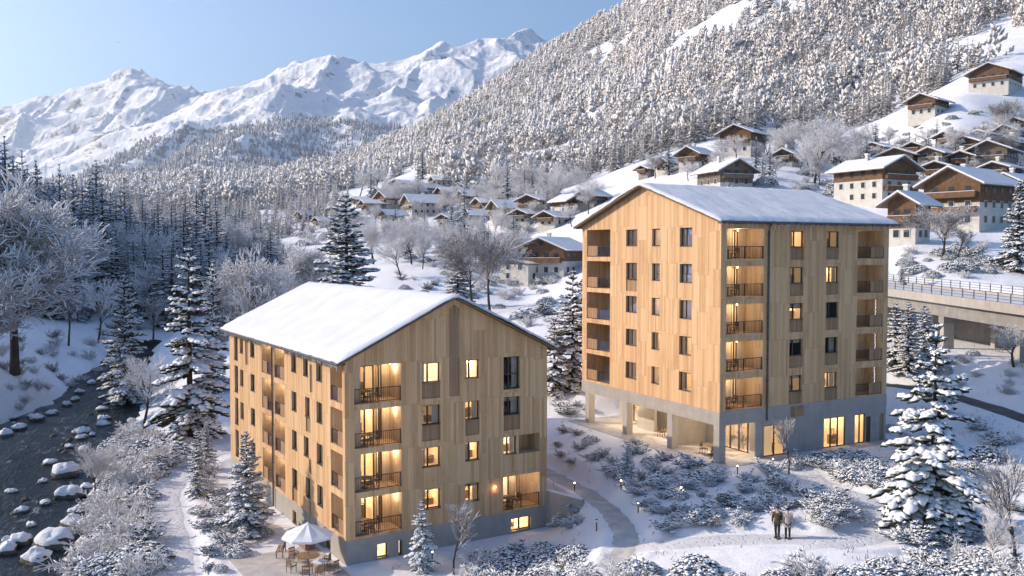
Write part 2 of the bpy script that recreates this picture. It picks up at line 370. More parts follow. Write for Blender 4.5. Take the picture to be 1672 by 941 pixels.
def terrain(x, y):
    z = ZC + y * base_T(x / y, np.log(y))
    z = z + .15 * fbm(x / 8 + 3, y / 8, 4) * (1 - sstep(250, 500, y)) + 1.0 * sstep(90, 220, y) * fbm(x / 45, y / 45 + 9, 3) + 7 * sstep(350, 1000, y) * fbm(x / 170 + 5, y / 170, 4)
    k = in_rect(x, y, LO, LE, LD, LW, LL, 3.0); z = z * (1 - k) + k * 0.0
    k = in_rect(x, y, RO - RE * 1.6 - RD * 1.6, RE, RD, RW + 3, RL + 2, 4.5); z = z * (1 - k) + k * 4.30
    px0, py0 = (LO - LD * 3.2 - LE * 6.5)[:2]
    k = in_rect(x, y, (px0, py0), LE, LD, 9.5, 9.0, 2.5); z = z * (1 - k) + k * 0.0          # patio
    d, wv = seg_dist(x, y, RIVER); dn = d + .9 * fbm(x / 6, y / 6, 3); _, wz = seg_dist(x, y, WATER_Z)
    k = (1 - sstep(0, 4.2, dn - wv)) * (1 - sstep(170, 230, y)); z = z * (1 - k) + k * np.minimum(z, wz - .8)
    d, _ = seg_dist(x, y, BRL); k = 1 - sstep(7, 17, d); z = z * (1 - k) + k * np.minimum(z, 9.6)
    for nm, (pl, hw) in PATHS.items():
        d, hz = seg_dist(x, y, pl); k = 1 - sstep(hw, hw + .9, d); z = z + .10 * np.exp(-((d - hw - 1.2) / .5) ** 2); z = z * (1 - k) + k * (hz - .20)
    return z
def raw_ground(px, py, fn):
    d = ray(px, py); Y = np.exp(np.linspace(math.log(36), math.log(2400), 3000)); t = Y / d[1]
    g = fn(d[0] * t, Y); z = ZC + d[2] * t; k = np.argmax(z < g); return np.array([d[0] * t[k], Y[k], g[k]])
def mkpath(name, pix, hw):
    pts = [raw_ground(a, b, terrain) for a, b in pix]; P = np.array(pts); out = []
    for i in range(len(P) - 1):            # Catmull-Rom
        p0, p1, p2, p3 = P[max(i - 1, 0)], P[i], P[i + 1], P[min(i + 2, len(P) - 1)]
        for t in np.linspace(0, 1, 8, endpoint=False):
            out.append(.5 * (2 * p1 + (p2 - p0) * t + (2 * p0 - 5 * p1 + 4 * p2 - p3) * t * t + (3 * p1 - p0 - 3 * p2 + p3) * t ** 3))
    out.append(P[-1]); out = np.array(out); zz = out[:, 2].copy()
    for _ in range(6): zz[1:-1] = (zz[:-2] + zz[1:-1] * 2 + zz[2:]) / 4
    out[:, 2] = zz; return name, [tuple(p) for p in out], hw
PDEF = [('gritted_path', [(880,762),(905,775),(945,795),(985,822),(1012,850),(1022,880),(1012,905),(985,925)], 1.0),
        ('snow_path', [(1020,896),(1090,884),(1180,878),(1280,876),(1370,880),(1430,868),(1445,842),(1405,812),(1345,790),(1318,772)], 1.25),
        ('riverside_path', [(300,960),(292,900),(282,850),(278,805),(300,770),(345,742),(372,735)], 1.15),
        ('service_road', [(1440,625),(1500,632),(1570,648),(1672,680),(1760,708)], 1.5)]
for nm, pix, hw in PDEF:
    _, pl, _ = mkpath(nm, pix, hw); PATHS[nm] = (pl, hw)
sg = np.concatenate([np.linspace(-2.4, -.66, 90, endpoint=False), np.linspace(-.66, .66, 560, endpoint=False), np.linspace(.66, 1.7, 60)])
tg = np.concatenate([np.linspace(math.log(30), math.log(130), 360, endpoint=False), np.linspace(math.log(130), math.log(700), 240, endpoint=False), np.linspace(math.log(700), math.log(2900), 160)])
_S, _T = np.meshgrid(sg, tg); _Y = np.exp(_T); _X = _S * _Y; GZ = terrain(_X, _Y)
def gz(x, y):
    """height of the terrain sheet itself"""
    x = np.atleast_1d(np.asarray(x, float)); y = np.atleast_1d(np.asarray(y, float)); s = x / y; t = np.log(y)
    i = np.clip(np.searchsorted(sg, s) - 1, 0, len(sg) - 2); j = np.clip(np.searchsorted(tg, t) - 1, 0, len(tg) - 2)
    a = np.clip((s - sg[i]) / (sg[i + 1] - sg[i]), 0, 1); b = np.clip((t - tg[j]) / (tg[j + 1] - tg[j]), 0, 1)
    return GZ[j, i] * (1 - a) * (1 - b) + GZ[j, i + 1] * a * (1 - b) + GZ[j + 1, i] * (1 - a) * b + GZ[j + 1, i + 1] * a * b
def g1(x, y): return float(gz(x, y)[0])
_YY = np.exp(np.linspace(math.log(38), math.log(2600), 2600))
def ground(px, py):
    d = ray(px, py); t = _YY / d[1]; g = gz(d[0] * t, _YY); z = ZC + d[2] * t
    k = int(np.argmax(z < g)); return np.array([d[0] * t[k], _YY[k], g[k]])
def grid_faces(nj, ni):
    a = (np.arange(nj - 1)[:, None] * ni + np.arange(ni - 1)).ravel(); return np.c_[a, a + 1, a + ni + 1, a + ni]
tag(link('snowy_ground', npmesh('snowy_ground', np.c_[_X.ravel(), _Y.ravel(), GZ.ravel()], grid_faces(len(tg), len(sg)), M['snowg'])), kind='structure')
# unseen ridge west of the river, shaped to keep the valley floor in shade
hx, hy = np.meshgrid(np.linspace(-620, -95, 90), np.linspace(-160, 520, 110))
hd, hv = seg_dist(hx, hy, [(-170, -120, 40), (-185, 10, 49), (-200, 100, 57), (-210, 150, 70), (-230, 200, 98), (-262, 256, 122), (-315, 330, 124), (-400, 460, 70)])
hz = -14 + (hv + 14) * np.exp(-(hd / 62) ** 2) + 3 * fbm(hx / 40, hy / 40, 4)
tag(link('shade_ridge', npmesh('shade_ridge', np.c_[hx.ravel(), hy.ravel(), hz.ravel()], grid_faces(*hx.shape), M['snowg'])), kind='structure')
def ribbon(name, pl, hw, m, lift, jit=.18, seed=0):
    V = []; P = np.array(pl); r = random.Random(seed); nc = 7
    for i in range(len(P)):
        d = P[min(i + 1, len(P) - 1)] - P[max(i - 1, 0)]; q = np.array([-d[1], d[0]]); q = q / (np.hypot(*q) + 1e-9)
        l, rr = hw + jit * float(perlin(i * .6 + seed, 1.5)), hw + jit * float(perlin(i * .6 + seed, 7.5))
        for k in range(nc):
            u = -l + (l + rr) * k / (nc - 1); x, y = P[i][:2] + q * u; e = abs(k - 3) == 3
            V.append((x, y, g1(x, y) + (lift if not e else -.05)))
    o = link(name, npmesh(name, V, grid_faces(len(P), nc), m)); tag(o, kind='structure'); return o
ribbon('gritted_path', *PATHS['gritted_path'], M['path'], .035, seed=1)
ribbon('snow_path', *PATHS['snow_path'], M['trod'], .03, seed=2)
ribbon('riverside_path', *PATHS['riverside_path'], M['trod'], .03, seed=3)
ribbon('service_road', *PATHS['service_road'], M['road'], .03, seed=4)
# river water
def m_water():
    m = mat('river_water', (.007, .014, .020), .30, spec=.22); n = N(m); q = n.sep(n.geo('Position')); p = n.vec(n.math('ADD', q[0], n.math('MULTIPLY', q[1], .25)), n.math('MULTIPLY', q[1], .42), q[2])
    a = n.noise(p, .35, 6, .65); b = n.noise(p, 1.6, 4, .6)
    c = n.noise(p, 5.5, 3, .6); foam = n.math('MULTIPLY', n.smooth(a, .50, .64), n.math('MULTIPLY', n.smooth(b, .47, .64), n.smooth(c, .35, .6)))
    n.base(n.mix(n.math('MULTIPLY', foam, .55), (.007, .015, .021), (.55, .60, .66))); n.rough(n.math('ADD', n.math('MULTIPLY', foam, .5), .28))
    n.bump(n.math('ADD', n.math('MULTIPLY', a, 1.0), n.math('ADD', n.math('MULTIPLY', b, .55), n.math('MULTIPLY', c, .08))), 1.0, .6); return m
V = []; wp = []
for a, b in zip(RIVER[:-1], RIVER[1:]):
    for t in np.linspace(0, 1, 12, endpoint=False): wp.append(np.array(a) + (np.array(b) - np.array(a)) * t)
wp = np.array(wp)
for _ in range(40): wp[1:-1] = (wp[:-2] + 2 * wp[1:-1] + wp[2:]) / 4
for i in range(len(wp)):
    d = wp[min(i + 4, len(wp) - 1)] - wp[max(i - 4, 0)]; q = np.array([-d[1], d[0]]); q /= np.hypot(*q)
    for k in range(25):
        u = (wp[i][2] + 9) * (k / 12 - 1); x, y = wp[i][:2] + q * u
        V.append((x, y, float(seg_dist(np.array([x]), np.array([y]), WATER_Z)[1][0]) + .22 * float(fbm(x / 2.6, y / 2.6, 4))))
tag(link('river_water', npmesh('river_water', V, grid_faces(len(wp), 25), m_water())), kind='structure')

# ------------------------------------------------------------------ mountains
def m_mountain():
    m = mat('alpine_snow_and_rock', SNOW, .8, spec=.1); n = N(m); p = n.geo('Position'); nz = n.sep(n.geo('Normal'))[2]
    a = n.noise(p, .010, 8, .66); b = n.noise(p, .045, 6, .65)
    f = n.math('ADD', n.math('ADD', nz, n.math('MULTIPLY', n.math('SUBTRACT', a, .5), .7)), n.math('MULTIPLY', n.math('SUBTRACT', b, .5), 1.0))
    rock = n.math('MULTIPLY', n.smooth(f, .63, .51), .8)
    n.base(n.mix(rock, (.86, .87, .89), (.125, .125, .14))); n.bump(b, .6, 12); return m
M['alp'] = m_mountain()
def mountain(name, ridges, slope, s0, s1, ns, y0, y1, ny, floor=-20, warp=180, rough=60, sc=500., power=1.0):
    s = np.linspace(s0, s1, ns); y = np.linspace(y0, y1, ny); SS, YY = np.meshgrid(s, y); XX = SS * YY
    wx = XX + warp * fbm(XX / 900, YY / 900, 4); wy = YY + warp * fbm(XX / 900 + 40, YY / 900 + 7, 4); Z = np.full(XX.shape, float(floor))
    for rd in ridges:
        sl = rd[0] if not isinstance(rd[0], tuple) else slope; pl = rd[1:] if not isinstance(rd[0], tuple) else rd
        P = [tuple(at(*p)) for p in pl]
        for a, b in zip(P[:-1], P[1:]):
            d, v = seg_dist(wx, wy, [a, b]); Z = np.maximum(Z, v - sl * d ** power)
            d0, v0 = seg_dist(XX, YY, [a, b]); Z = np.maximum(Z, v0 - sl * 1.15 * d0 ** power)
    am = sstep(0, 400, Z - floor)
    n1 = sum((1 - np.abs(perlin(wx / sc * 2 ** k + 11 * k, wy / sc * 2 ** k)) * 2) * .47 ** k for k in range(6))
    Z = Z + am * rough * (n1 - 1.0)
    tag(link(name, npmesh(name, np.c_[XX.ravel(), YY.ravel(), Z.ravel()], grid_faces(ny, ns), M['alp'])), kind='structure')
    return s, y, Z
FAR = [[(-200,260,6300),(-60,222,6400),(0,195,6500),(50,166,6500),(105,142,6500),(150,133,6500),(190,131,6500),(215,114,6600),(240,124,6500),(255,120,6400),(278,133,6300),(312,128,6100),(340,141,6200),(368,152,6300)],
       [(360,155,7400),(395,136,7500),(425,122,7500),(455,128,7500),(490,140,7500)],
       [(105,142,6500),(60,180,5800),(0,225,5200)], [(190,131,6500),(130,170,5900),(60,235,5300)], [(255,120,6400),(205,165,5800),(160,205,5300),(110,250,4900)],
       [(312,128,6100),(250,170,5500),(205,210,5100),(170,255,4700)], [(312,128,6100),(345,190,5400),(350,230,4900)], [(215,114,6600),(215,160,6000)],[(368,152,6300),(330,190,5700),(260,235,5000)]]
mountain('far_mountain_range', FAR, .55, -.76, -.18, 560, 3900, 7900, 260, 80, 90, 76, 900)
MID = [[(430,150,4700),(470,128,4600),(500,108,4500),(520,98,4400),(541,91,4300),(560,99,4400),(582,110,4500)],
       [(575,112,5200),(602,99,5300),(622,105,5300),(650,110,5300),(700,110,5300)],
       [(582,110,4500),(640,112,4500),(665,94,4500),(700,79,4500),(730,83,4500),(760,77,4500),(790,71,4600),(822,68,4600),(880,82,4600),(960,90,4600)],
       [(800,75,5600),(822,67,5700),(845,57,5700),(862,55,5700),(880,64,5700),(895,58,5700),(912,57,5700),(960,70,5700)],
       [.46,(520,98,4400),(470,140,3900),(420,180,3500),(370,212,3200),(310,246,2900),(240,282,2500),(170,320,2100)],
       [.46,(541,91,4300),(500,135,3700),(455,170,3200),(400,205,2900)],
       [.40,(640,112,4500),(600,150,3900),(560,172,3500),(500,190,3200),(440,210,2900),(380,245,2500)],
       [.38,(560,172,3500),(620,182,3200),(690,205,3000)],
       [.5,(790,71,4600),(740,130,4000),(700,175,3500)], [.5,(700,79,4500),(670,120,4100),(640,150,3700)],[.5,(880,82,4600),(850,130,4000),(800,180,3500)]]
ms, my, MZ = mountain('snow_mountain', MID, .50, -.52, .20, 620, 1500, 6200, 360, 40, 75, 60, 700)
def mz(x, y):
    s = x / y; i = np.clip(((s - ms[0]) / (ms[1] - ms[0])).astype(int), 0, len(ms) - 2); j = np.clip(((y - my[0]) / (my[1] - my[0])).astype(int), 0, len(my) - 2)
    return MZ[j, i]

# ------------------------------------------------------------------ the two timber apartment buildings
def V3(*a): return np.array(a, float)
class Facade:
    """a wall plane: o corner, e along, n outwards; openings cut through it, with reveals"""
    def __init__(s, o, e, L, H, n, top=None): s.o, s.e, s.L, s.H, s.n, s.top = o, e, L, H, n, top
    def P(s, u, v, d=0.): return s.o + s.e * u + V3(0, 0, v) - s.n * d
    def build(s, mb, ops, mi=0, mr=0, v0=0., uo=0.):
        us = sorted({0., s.L, *[a for o in ops for a in o[:2]]}); vs = sorted({v0, s.H, *[a for o in ops for a in o[2:4]]})
        flip = np.dot(np.cross(s.e, (0, 0, 1)), s.n) < 0
        def q(P, uv, m):
            if flip: P = P[::-1]; uv = uv[::-1]
            mb.face(P, m, uv)
        for a, b in zip(us[:-1], us[1:]):
            for c, d in zip(vs[:-1], vs[1:]):
                um, vm = (a + b) / 2, (c + d) / 2
                if any(o[0] < um < o[1] and o[2] < vm < o[3] for o in ops): continue
                q([s.P(a, c), s.P(b, c), s.P(b, d), s.P(a, d)], [(a + uo, c), (b + uo, c), (b + uo, d), (a + uo, d)], mi)
        for o in ops:
            a, b, c, d, dep = o[:5]
            q([s.P(a, c), s.P(a, c, dep), s.P(a, d, dep), s.P(a, d)][::-1], [(a + 50, c), (a + 50 + dep, c), (a + 50 + dep, d), (a + 50, d)][::-1], mr)
            q([s.P(b, c), s.P(b, c, dep), s.P(b, d, dep), s.P(b, d)], [(b + 70, c), (b + 70 + dep, c), (b + 70 + dep, d), (b + 70, d)], mr)
            q([s.P(a, c), s.P(b, c), s.P(b, c, dep), s.P(a, c, dep)][::-1], [(a, c), (b, c), (b, c + dep), (a, c + dep)][::-1], mr)
            q([s.P(a, d), s.P(b, d), s.P(b, d, dep), s.P(a, d, dep)], [(a, d), (b, d), (b, d + dep), (a, d + dep)], mr)
        if s.top:          # gable triangle
            q([s.P(0, s.H), s.P(s.L, s.H), s.P(s.L / 2, s.H + s.top)], [(uo, s.H), (s.L + uo, s.H), (s.L / 2 + uo, s.H + s.top)], mi)
    def bar(s, mb, u0, u1, v0, v1, d0, d1, mi=0):
        c = s.P((u0 + u1) / 2, (v0 + v1) / 2, (d0 + d1) / 2); mb.box(c, (abs(u1 - u0), abs(d1 - d0), abs(v1 - v0)), mi, ax=(s.e, s.n, (0, 0, 1)))
def room(f, u0, u1, v0, v1, d, par, m, depth=1.6, kind=0, name='interior'):
    """the room behind a pane, with a curtain or a few pieces of furniture in it"""
    mb = MB(); g = .01; a, b, c, e = u0 + g, u1 - g, v0 + g, v1 - g; D = d + depth
    for P in ([f.P(a, c, D), f.P(b, c, D), f.P(b, e, D), f.P(a, e, D)], [f.P(a, c, d), f.P(a, c, D), f.P(a, e, D), f.P(a, e, d)], [f.P(b, c, d), f.P(b, c, D), f.P(b, e, D), f.P(b, e, d)],
              [f.P(a, c, d), f.P(b, c, d), f.P(b, c, D), f.P(a, c, D)], [f.P(a, e, d), f.P(b, e, d), f.P(b, e, D), f.P(a, e, D)]): mb.face(P)
    if m.name == 'bright_lit_room' and b - a < 1.6 and rnd.random() < .3: m = M['litc']
    o = mb.obj(name, m, par)
    if m.name in ('lit_room', 'bright_lit_room', 'cool_lit_room'):
        pw = min(2.4, (b - a)) * (13 if m.name == 'lit_room' else 26) * rnd.uniform(.7, 1.2); bulb(f.P(a + (b - a) * rnd.uniform(.3, .75), e - .28, d + depth * rnd.uniform(.45, .7)), par, pw, .08, 'ceiling_lamp', (1, .70, .40))
    k = MB()
    if kind & 1:       # curtain folds at one side
        n = 7; side = rnd.random() < .5; w = (b - a) * rnd.uniform(.25, .42)
        for i in range(n):
            x0 = a + w * i / n if side else b - w * (i + 1) / n
            f.bar(k, x0, x0 + w / n * .9, c + .02, e - .05, d + .12 + .05 * (i % 2), d + .17 + .05 * (i % 2))
        k.obj('curtain', M['curtain'], par)
    if rnd.random() < .3 and e - c < 1.7: k = MB(); h_ = (e - c) * rnd.uniform(.2, .55); f.bar(k, a + .01, b - .01, e - h_, e - .01, d + .04, d + .06); k.obj('roller_blind', M['blind'], par)
    k = MB()
    if kind & 2:
        x = rnd.uniform(a + .1, b - .5); f.bar(k, x, min(x + rnd.uniform(.4, .9), b - .03), c, c + (e - c) * rnd.uniform(.25, .55), d + .7, d + 1.1)
        x = rnd.uniform(a + .05, b - .3); f.bar(k, x, x + .06, c, c + (e - c) * .7, d + 1., d + 1.06); f.bar(k, x - .1, x + .16, c + (e - c) * .62, c + (e - c) * .78, d + .95, d + 1.2)
        for _ in range(int((b - a) * 1.3)):
            x = rnd.uniform(a + .1, b - .5); dd = d + rnd.uniform(.4, depth - .3); h_ = rnd.choice((.45, .75, .75, 1.3)); f.bar(k, x, x + rnd.uniform(.3, .5), c + h_ - .08, c + h_, dd, dd + .3)
            for q_ in (.02, .26): f.bar(k, x + q_, x + q_ + .04, c, c + h_ - .08, dd + .05, dd + .09)
        k.obj('furniture', M['furnl'], par)
    return o
def window(f, u0, u1, v0, v1, d, par, m, kind=0, mull=(.36,), rail=None, sill=True, name='window'):
    mb = MB(); t = .075; d0, d1 = d - .06, d + .03
    f.bar(mb, u0 + .002, u0 + t, v0 + .002, v1 - .002, d0, d1); f.bar(mb, u1 - t, u1 - .002, v0 + .002, v1 - .002, d0, d1)
    f.bar(mb, u0 + t, u1 - t, v1 - t, v1 - .002, d0, d1); f.bar(mb, u0 + t, u1 - t, v0 + .002, v0 + t, d0, d1)
    for q in mull: x = u0 + (u1 - u0) * q; f.bar(mb, x - .05, x + .05, v0 + t, v1 - t, d0 - .01, d1)
    if rail: f.bar(mb, u0 + t, u1 - t, rail - .03, rail + .03, d0 - .012, d1)
    o = mb.obj(name, M['frame'], par)
    g = MB(); g.face([f.P(u0 + t, v0 + t, d - .02), f.P(u1 - t, v0 + t, d - .02), f.P(u1 - t, v1 - t, d - .02), f.P(u0 + t, v1 - t, d - .02)]); g.obj('pane', M['glass'], o)
    if sill:
        q = MB(); f.bar(q, u0 + .003, u1 - .003, v0 + .004, v0 + .035, -.06, d - .062); s = q.obj('sill', M['gutter'], o)
    room(f, u0 + .01, u1 - .01, v0 + .01, v1 - .01, d + .035, o, m, kind=kind)
    return o
def infill(f, u0, u1, v0, v1, d, par, name='infill_panel'):
    mb = MB(); a = f.P(u0 + .003, v0, d); P = [f.P(u0 + .003, v0, d), f.P(u1 - .003, v0, d), f.P(u1 - .003, v1, d), f.P(u0 + .003, v1, d)]
    mb.face(P, 0, [(u0, v0), (u1, v0), (u1, v1), (u0, v1)]); return mb.obj(name, M['woodD'], par)
def bulb(loc, par, power, rad=.07, name='wall_lamp', col=(1, .84, .60)):
    mb = MB(); mb.lathe([(0.001, -rad), (rad * .8, -rad * .6), (rad, 0), (rad * .8, rad * .6), (.001, rad)], loc, 8); o = mb.obj(name, M['bulb'], par)
    l = bpy.data.lights.new('lamp_light', 'POINT'); l.energy = power; l.color = col; l.shadow_soft_size = .12
    lo = bpy.data.objects.new('lamp_light', l); COL.objects.link(lo); lo.location = Vector(loc) + Vector((0, 0, -.16)); lo.parent = o; return o
def railing(f, u0, u1, v0, d, par, kind='bars', h=1.02, solid=None):
    mb = MB(); f.bar(mb, u0 + .01, u1 - .01, v0 + h - .05, v0 + h, d - .02, d + .03); f.bar(mb, u0 + .01, u1 - .01, v0 + .06, v0 + .10, d - .015, d + .025)
    for x in (u0 + .04, (u0 + u1) / 2, u1 - .04): f.bar(mb, x - .025, x + .025, v0, v0 + h - .05, d - .02, d + .03)
    if kind == 'bars':
        n = int((u1 - u0) / .14)
        for i in range(1, n): x = u0 + (u1 - u0) * i / n; f.bar(mb, x - .011, x + .011, v0 + .1, v0 + h - .05, d - .008, d + .014)
    o = mb.obj('railing', M['metal'], par)
    if kind == 'glass':
        g = MB(); g.face([f.P(u0 + .06, v0 + .1, d), f.P(u1 - .06, v0 + .1, d), f.P(u1 - .06, v0 + h - .06, d), f.P(u0 + .06, v0 + h - .06, d)]); g.obj('balustrade_pane', M['glassb'], o)
    if solid:
        g = MB(); P = (solid[0], solid[1]); g.face([f.P(P[0], v0 + .08, d - .03), f.P(P[1], v0 + .08, d - .03), f.P(P[1], v0 + h + .02, d - .03), f.P(P[0], v0 + h + .02, d - .03)], 0, [(P[0], 0), (P[1], 0), (P[1], 1), (P[0], 1)])
        g.obj('balustrade_board', M['woodD'], o)
    return o
def loggia(f, u0, u1, v0, v1, dep, par, lit, doors, rail='bars', solid=None, lamp=None, snow=False, walls=()):
    """recess with timber back wall, glazed doors, railing, lamp; doors: (u0,u1,lit material, kind)"""
    mb = MB(); ops = [(a, b, v0 + .06, v0 + 2.32, .12) for a, b, *_ in doors]
    bf = Facade(f.P(u0, 0, dep), f.e, u1 - u0, v1, f.n); bf.build(mb, [(a - u0, b - u0, c, d, e) for a, b, c, d, e in ops], v0=v0, uo=u0 + 30)
    mb.obj('back_wall', M['woodI'], par)
    for a, b, m, kind in doors:
        window(f, a, b, v0 + .06, v0 + 2.32, dep + .08, par, m, kind, (.5,) if b - a < 1.7 else (.33, .66), sill=False, name='balcony_door')
    railing(f, u0, u1, v0, .10, par, rail, solid=solid)
    if lamp: bulb(f.P(lamp, v1 - .12, dep * .55), par, lit, .06, 'ceiling_lamp')
    if snow:
        s = MB(); f.bar(s, u0 + .01, u1 - .01, v0 + .003, v0 + .05, .01, .30); s.obj('snow_ledge', M['snow'], par)
def gable_roof(par, O, ea, eb, W, L, H, rg, over_e, over_g, snow_t=.17):
    """ea across the gable, eb along the ridge; timber and sheet roof with a slab of snow"""
    sl = rg / (W / 2); nrm = 1 / math.sqrt(1 + sl * sl)
    def P(a, b, dz=0.): return O + ea * a + eb * b + V3(0, 0, H + (rg - abs(a - W / 2) * sl) + dz)
    mb = MB(); t0, t1 = .01, .13; oe = over_e; edge = [-oe, W / 2, W + oe]
    for k in (0, 1):
        a0, a1 = edge[k], edge[k + 1]
        for z in (t0, t1): mb.face([P(a0, -over_g, z), P(a1, -over_g, z), P(a1, L + over_g, z), P(a0, L + over_g, z)])
        for b in (-over_g, L + over_g): mb.face([P(a0, b, t0), P(a1, b, t0), P(a1, b, t1), P(a0, b, t1)])
    for a in (edge[0], edge[2]): mb.face([P(a, -over_g, t0), P(a, L + over_g, t0), P(a, L + over_g, t1), P(a, -over_g, t1)])
    ro = mb.obj('roof', M['verge'], par)
    g = MB()
    for a, q in ((edge[0] - .07, 0), (edge[2] + .07, 1)):
        pts = [P(a, b, .12) for b in np.linspace(-over_g, L + over_g, 12)]; g.tube(pts, .085, 7); g.obj('gutter', M['gutter'], ro); g = MB()
    rf = MB()          # rafter ends under the eaves
    for side in (0, 1):
        for b in np.arange(-over_g + .3, L + over_g, .62):
            a = -oe * .5 if side == 0 else W + oe * .5; rf.box(P(a, b, -.06), (oe * .9, .10, .13), 0, ax=(ea, eb, (0, 0, 1)))
    rf.obj('rafter_ends', M['frame'], ro)
    ic = MB()
    for side in (0, 1):
        for b in np.arange(-over_g + .1, L + over_g, .17):
            if rnd.random() < .5: a = -oe - .10 if side == 0 else W + oe + .10; h_ = rnd.uniform(.08, .42) * rnd.random() + .06; q_ = P(a, b, .05); ic.tube([q_, q_ - V3(0, 0, h_)], [.022, .003], 4, cap=False)
    k_ = ic.obj('icicles', M['ice'], ro); k_['kind'] = 'stuff'
    for b in (L * .30, L * .72):
        vt = MB(); vt.tube([P(W * .72, b, .1), P(W * .72, b, .75)], .10, 8); vt.box(P(W * .72, b, .80), (.34, .34, .06), ax=(ea, eb, (0, 0, 1))); vt.obj('roof_vent', M['gutter'], ro)
    nb = 120; na = 46; V = []; q = .05
    bb = np.linspace(-over_g - q, L + over_g + q, nb); aa = np.linspace(-oe - q, W + oe + q, na)
    A, B = np.meshgrid(aa, bb)
    edge_d = np.minimum(np.minimum(A + oe + q, W + oe + q - A), np.minimum(B + over_g + q, L + over_g + q - B))
    th = snow_t * np.sqrt(np.clip(edge_d / .22, 0, 1) * (2 - np.clip(edge_d / .22, 0, 1))) + .05 * fbm(A / 2.7 + 3, B / 2.7, 3) * sstep(0, .6, edge_d) + .025 * fbm(A / .8, B / .8 + 5, 2)
    wob = .06 * fbm(A * 0 + A / 1.1, B / 1.1 + 8, 3) * (1 - sstep(0, .3, edge_d))
    rid = rg - np.sqrt((A - W / 2) ** 2 + .09) * sl + .3 * sl
    X = O[0] + ea[0] * A + eb[0] * B; Y = O[1] + ea[1] * A + eb[1] * B; Z = O[2] + H + rid + t1 + .004 + np.clip(th + wob, .006, 9)
    link('roof_snow', npmesh('roof_snow', np.c_[X.ravel(), Y.ravel(), Z.ravel()], grid_faces(nb, na), M['snow']), ro)
    # snow edge down to the roof sheet
    s = MB(); n0 = [(i, 0) for i in range(nb)] + [(nb - 1, j) for j in range(na)] + [(i, na - 1) for i in range(nb - 1, -1, -1)] + [(0, j) for j in range(na - 1, -1, -1)]
    for (i, j), (k, l) in zip(n0[:-1], n0[1:]):
        a = V3(X[i, j], Y[i, j], Z[i, j]); b = V3(X[k, l], Y[k, l], Z[k, l]); d = V3(0, 0, snow_t * .38); s.face([a, b, b - d * (1 + .5 * rnd.random()), a - d])
    s.obj('snow_lip', M['snow'], ro); return ro

M['ice'] = mat('icicle_ice', (.70, .76, .82), .15, spec=.6)
# ---- nearer building
AL = thing('apartment_building', 'nearer and lower timber apartment block standing on a concrete basement beside the white parasol', 'apartment building', tuple(LO * [1, 1, 0]))
_inv = -V3(LO[0], LO[1], 0)
lo0 = LO + _inv                                             # corner in the building's own frame
fA = Facade(lo0, LD, LL, LH, -LE); fB = Facade(lo0, LE, LW, LH, -LD, LRG)
LITS = [M['lit'], M['litb'], M['litd'], M['dark']]
def pick(p): x = rnd.random(); return M['lit'] if x < p * .6 else M['litb'] if x < p else M['litd'] if x < p + (1 - p) * .55 else M['dark']
opA, opB = [], []
winA, winB, logA, logB, panA, panB = [], [], [], [], [], []
for k in range(4):
    z = 3.0 * k
    logA.append((.45, 2.72, z + .2, z + 2.75, 1.3)); logA.append((12.95, 15.6, z + .2, z + 2.8, 1.5)); logA.append((16.25, 19.15, z + .2, z + 2.8, 1.5))
    for a, b in ((4.35, 5.55), (10.0, 11.2), (21.3, 22.6), (24.95, 26.05)): winA.append((a, b, z + 1.18, z + 2.68))
    a = (7.3, 8.4) if k in (3, 1) else (7.0, 8.05); winA.append((*a, z + 1.2, z + 2.68))
    if k == 2: panA.append((6.85, 7.95, z + .08, z + 1.17))
    if k == 0: panA.append((10.2, 11.3, z + .08, z + 1.12)); panA.append((6.9, 7.3, z + .05, z + 1.1))
    if k == 1: panA.append((6.75, 7.3, z + .1, z + 1.17))
    if k == 3: panA.append((6.35, 6.98, z + .15, z + 2.2)); panA.append((23.2, 24.2, z + .3, z + 2.72))
    winA.append((26.75, 27.95, z + .35, z + 2.85))
    logB.append((.68, 4.12, z + .17, z + 2.76, 2.0))
    winB.append((5.7, 7.15, z + 1.22, z + 2.63)); winB.append((9.15, 10.33, z + 1.26, z + 2.62))
    if k in (2, 3): panB.append((5.7, 7.15, z + .1, z + 1.22))
    if k == 2: panB.append((9.15, 10.33, z + .12, z + 1.26))
    if k == 3: winB.append((12.39, 13.83, z + .22, z + 2.64))
    if k == 2: winB.append((12.39, 13.83, z + 1.28, z + 2.64)); panB.append((12.39, 13.83, z + .14, z + 1.28))
    if k == 1: winB.append((12.39, 13.55, z + 1.32, z + 2.68)); logB.append((13.72, 15.6, z + 1.26, z + 2.68, 1.5))
    if k == 0: logB.append((12.35, 15.62, z + .1, z + 2.68, 1.8))
dW, dP = .26, .10
mb = MB()
fA.build(mb, [(*w_, dW) for w_ in winA] + logA + [(*p_, dP) for p_ in panA], mr=1)
fB.build(mb, [(*w_, dW) for w_ in winB] + logB + [(*p_, dP) for p_ in panB], mr=1)
fC = Facade(lo0 + LE * LW, LD, LL, LH, LE); fC.build(mb, [], uo=9); fD = Facade(lo0 + LD * LL, LE, LW, LH, LD, LRG); fD.build(mb, [], uo=3)
mb.obj('timber_wall', [M['woodL'], M['woodI']], AL)
for p_ in panA: infill(fA, *p_, dP, AL)
for p_ in panB: infill(fB, *p_, dP, AL)
for a, b, c, d in winA: window(fA, a, b, c, d, dW, AL, M['litd'] if rnd.random() < .6 else M['lit'], rnd.choice((0, 1, 2)), (.5,), name='window')
litB = {(5.7, 3): 'litb', (5.7, 2): 'litd', (5.7, 1): 'lit', (5.7, 0): 'lit', (9.15, 3): 'litb', (9.15, 2): 'lit', (9.15, 1): 'lit', (9.15, 0): 'lit', (12.39, 3): 'dark', (12.39, 2): 'dark', (12.39, 1): 'litb'}
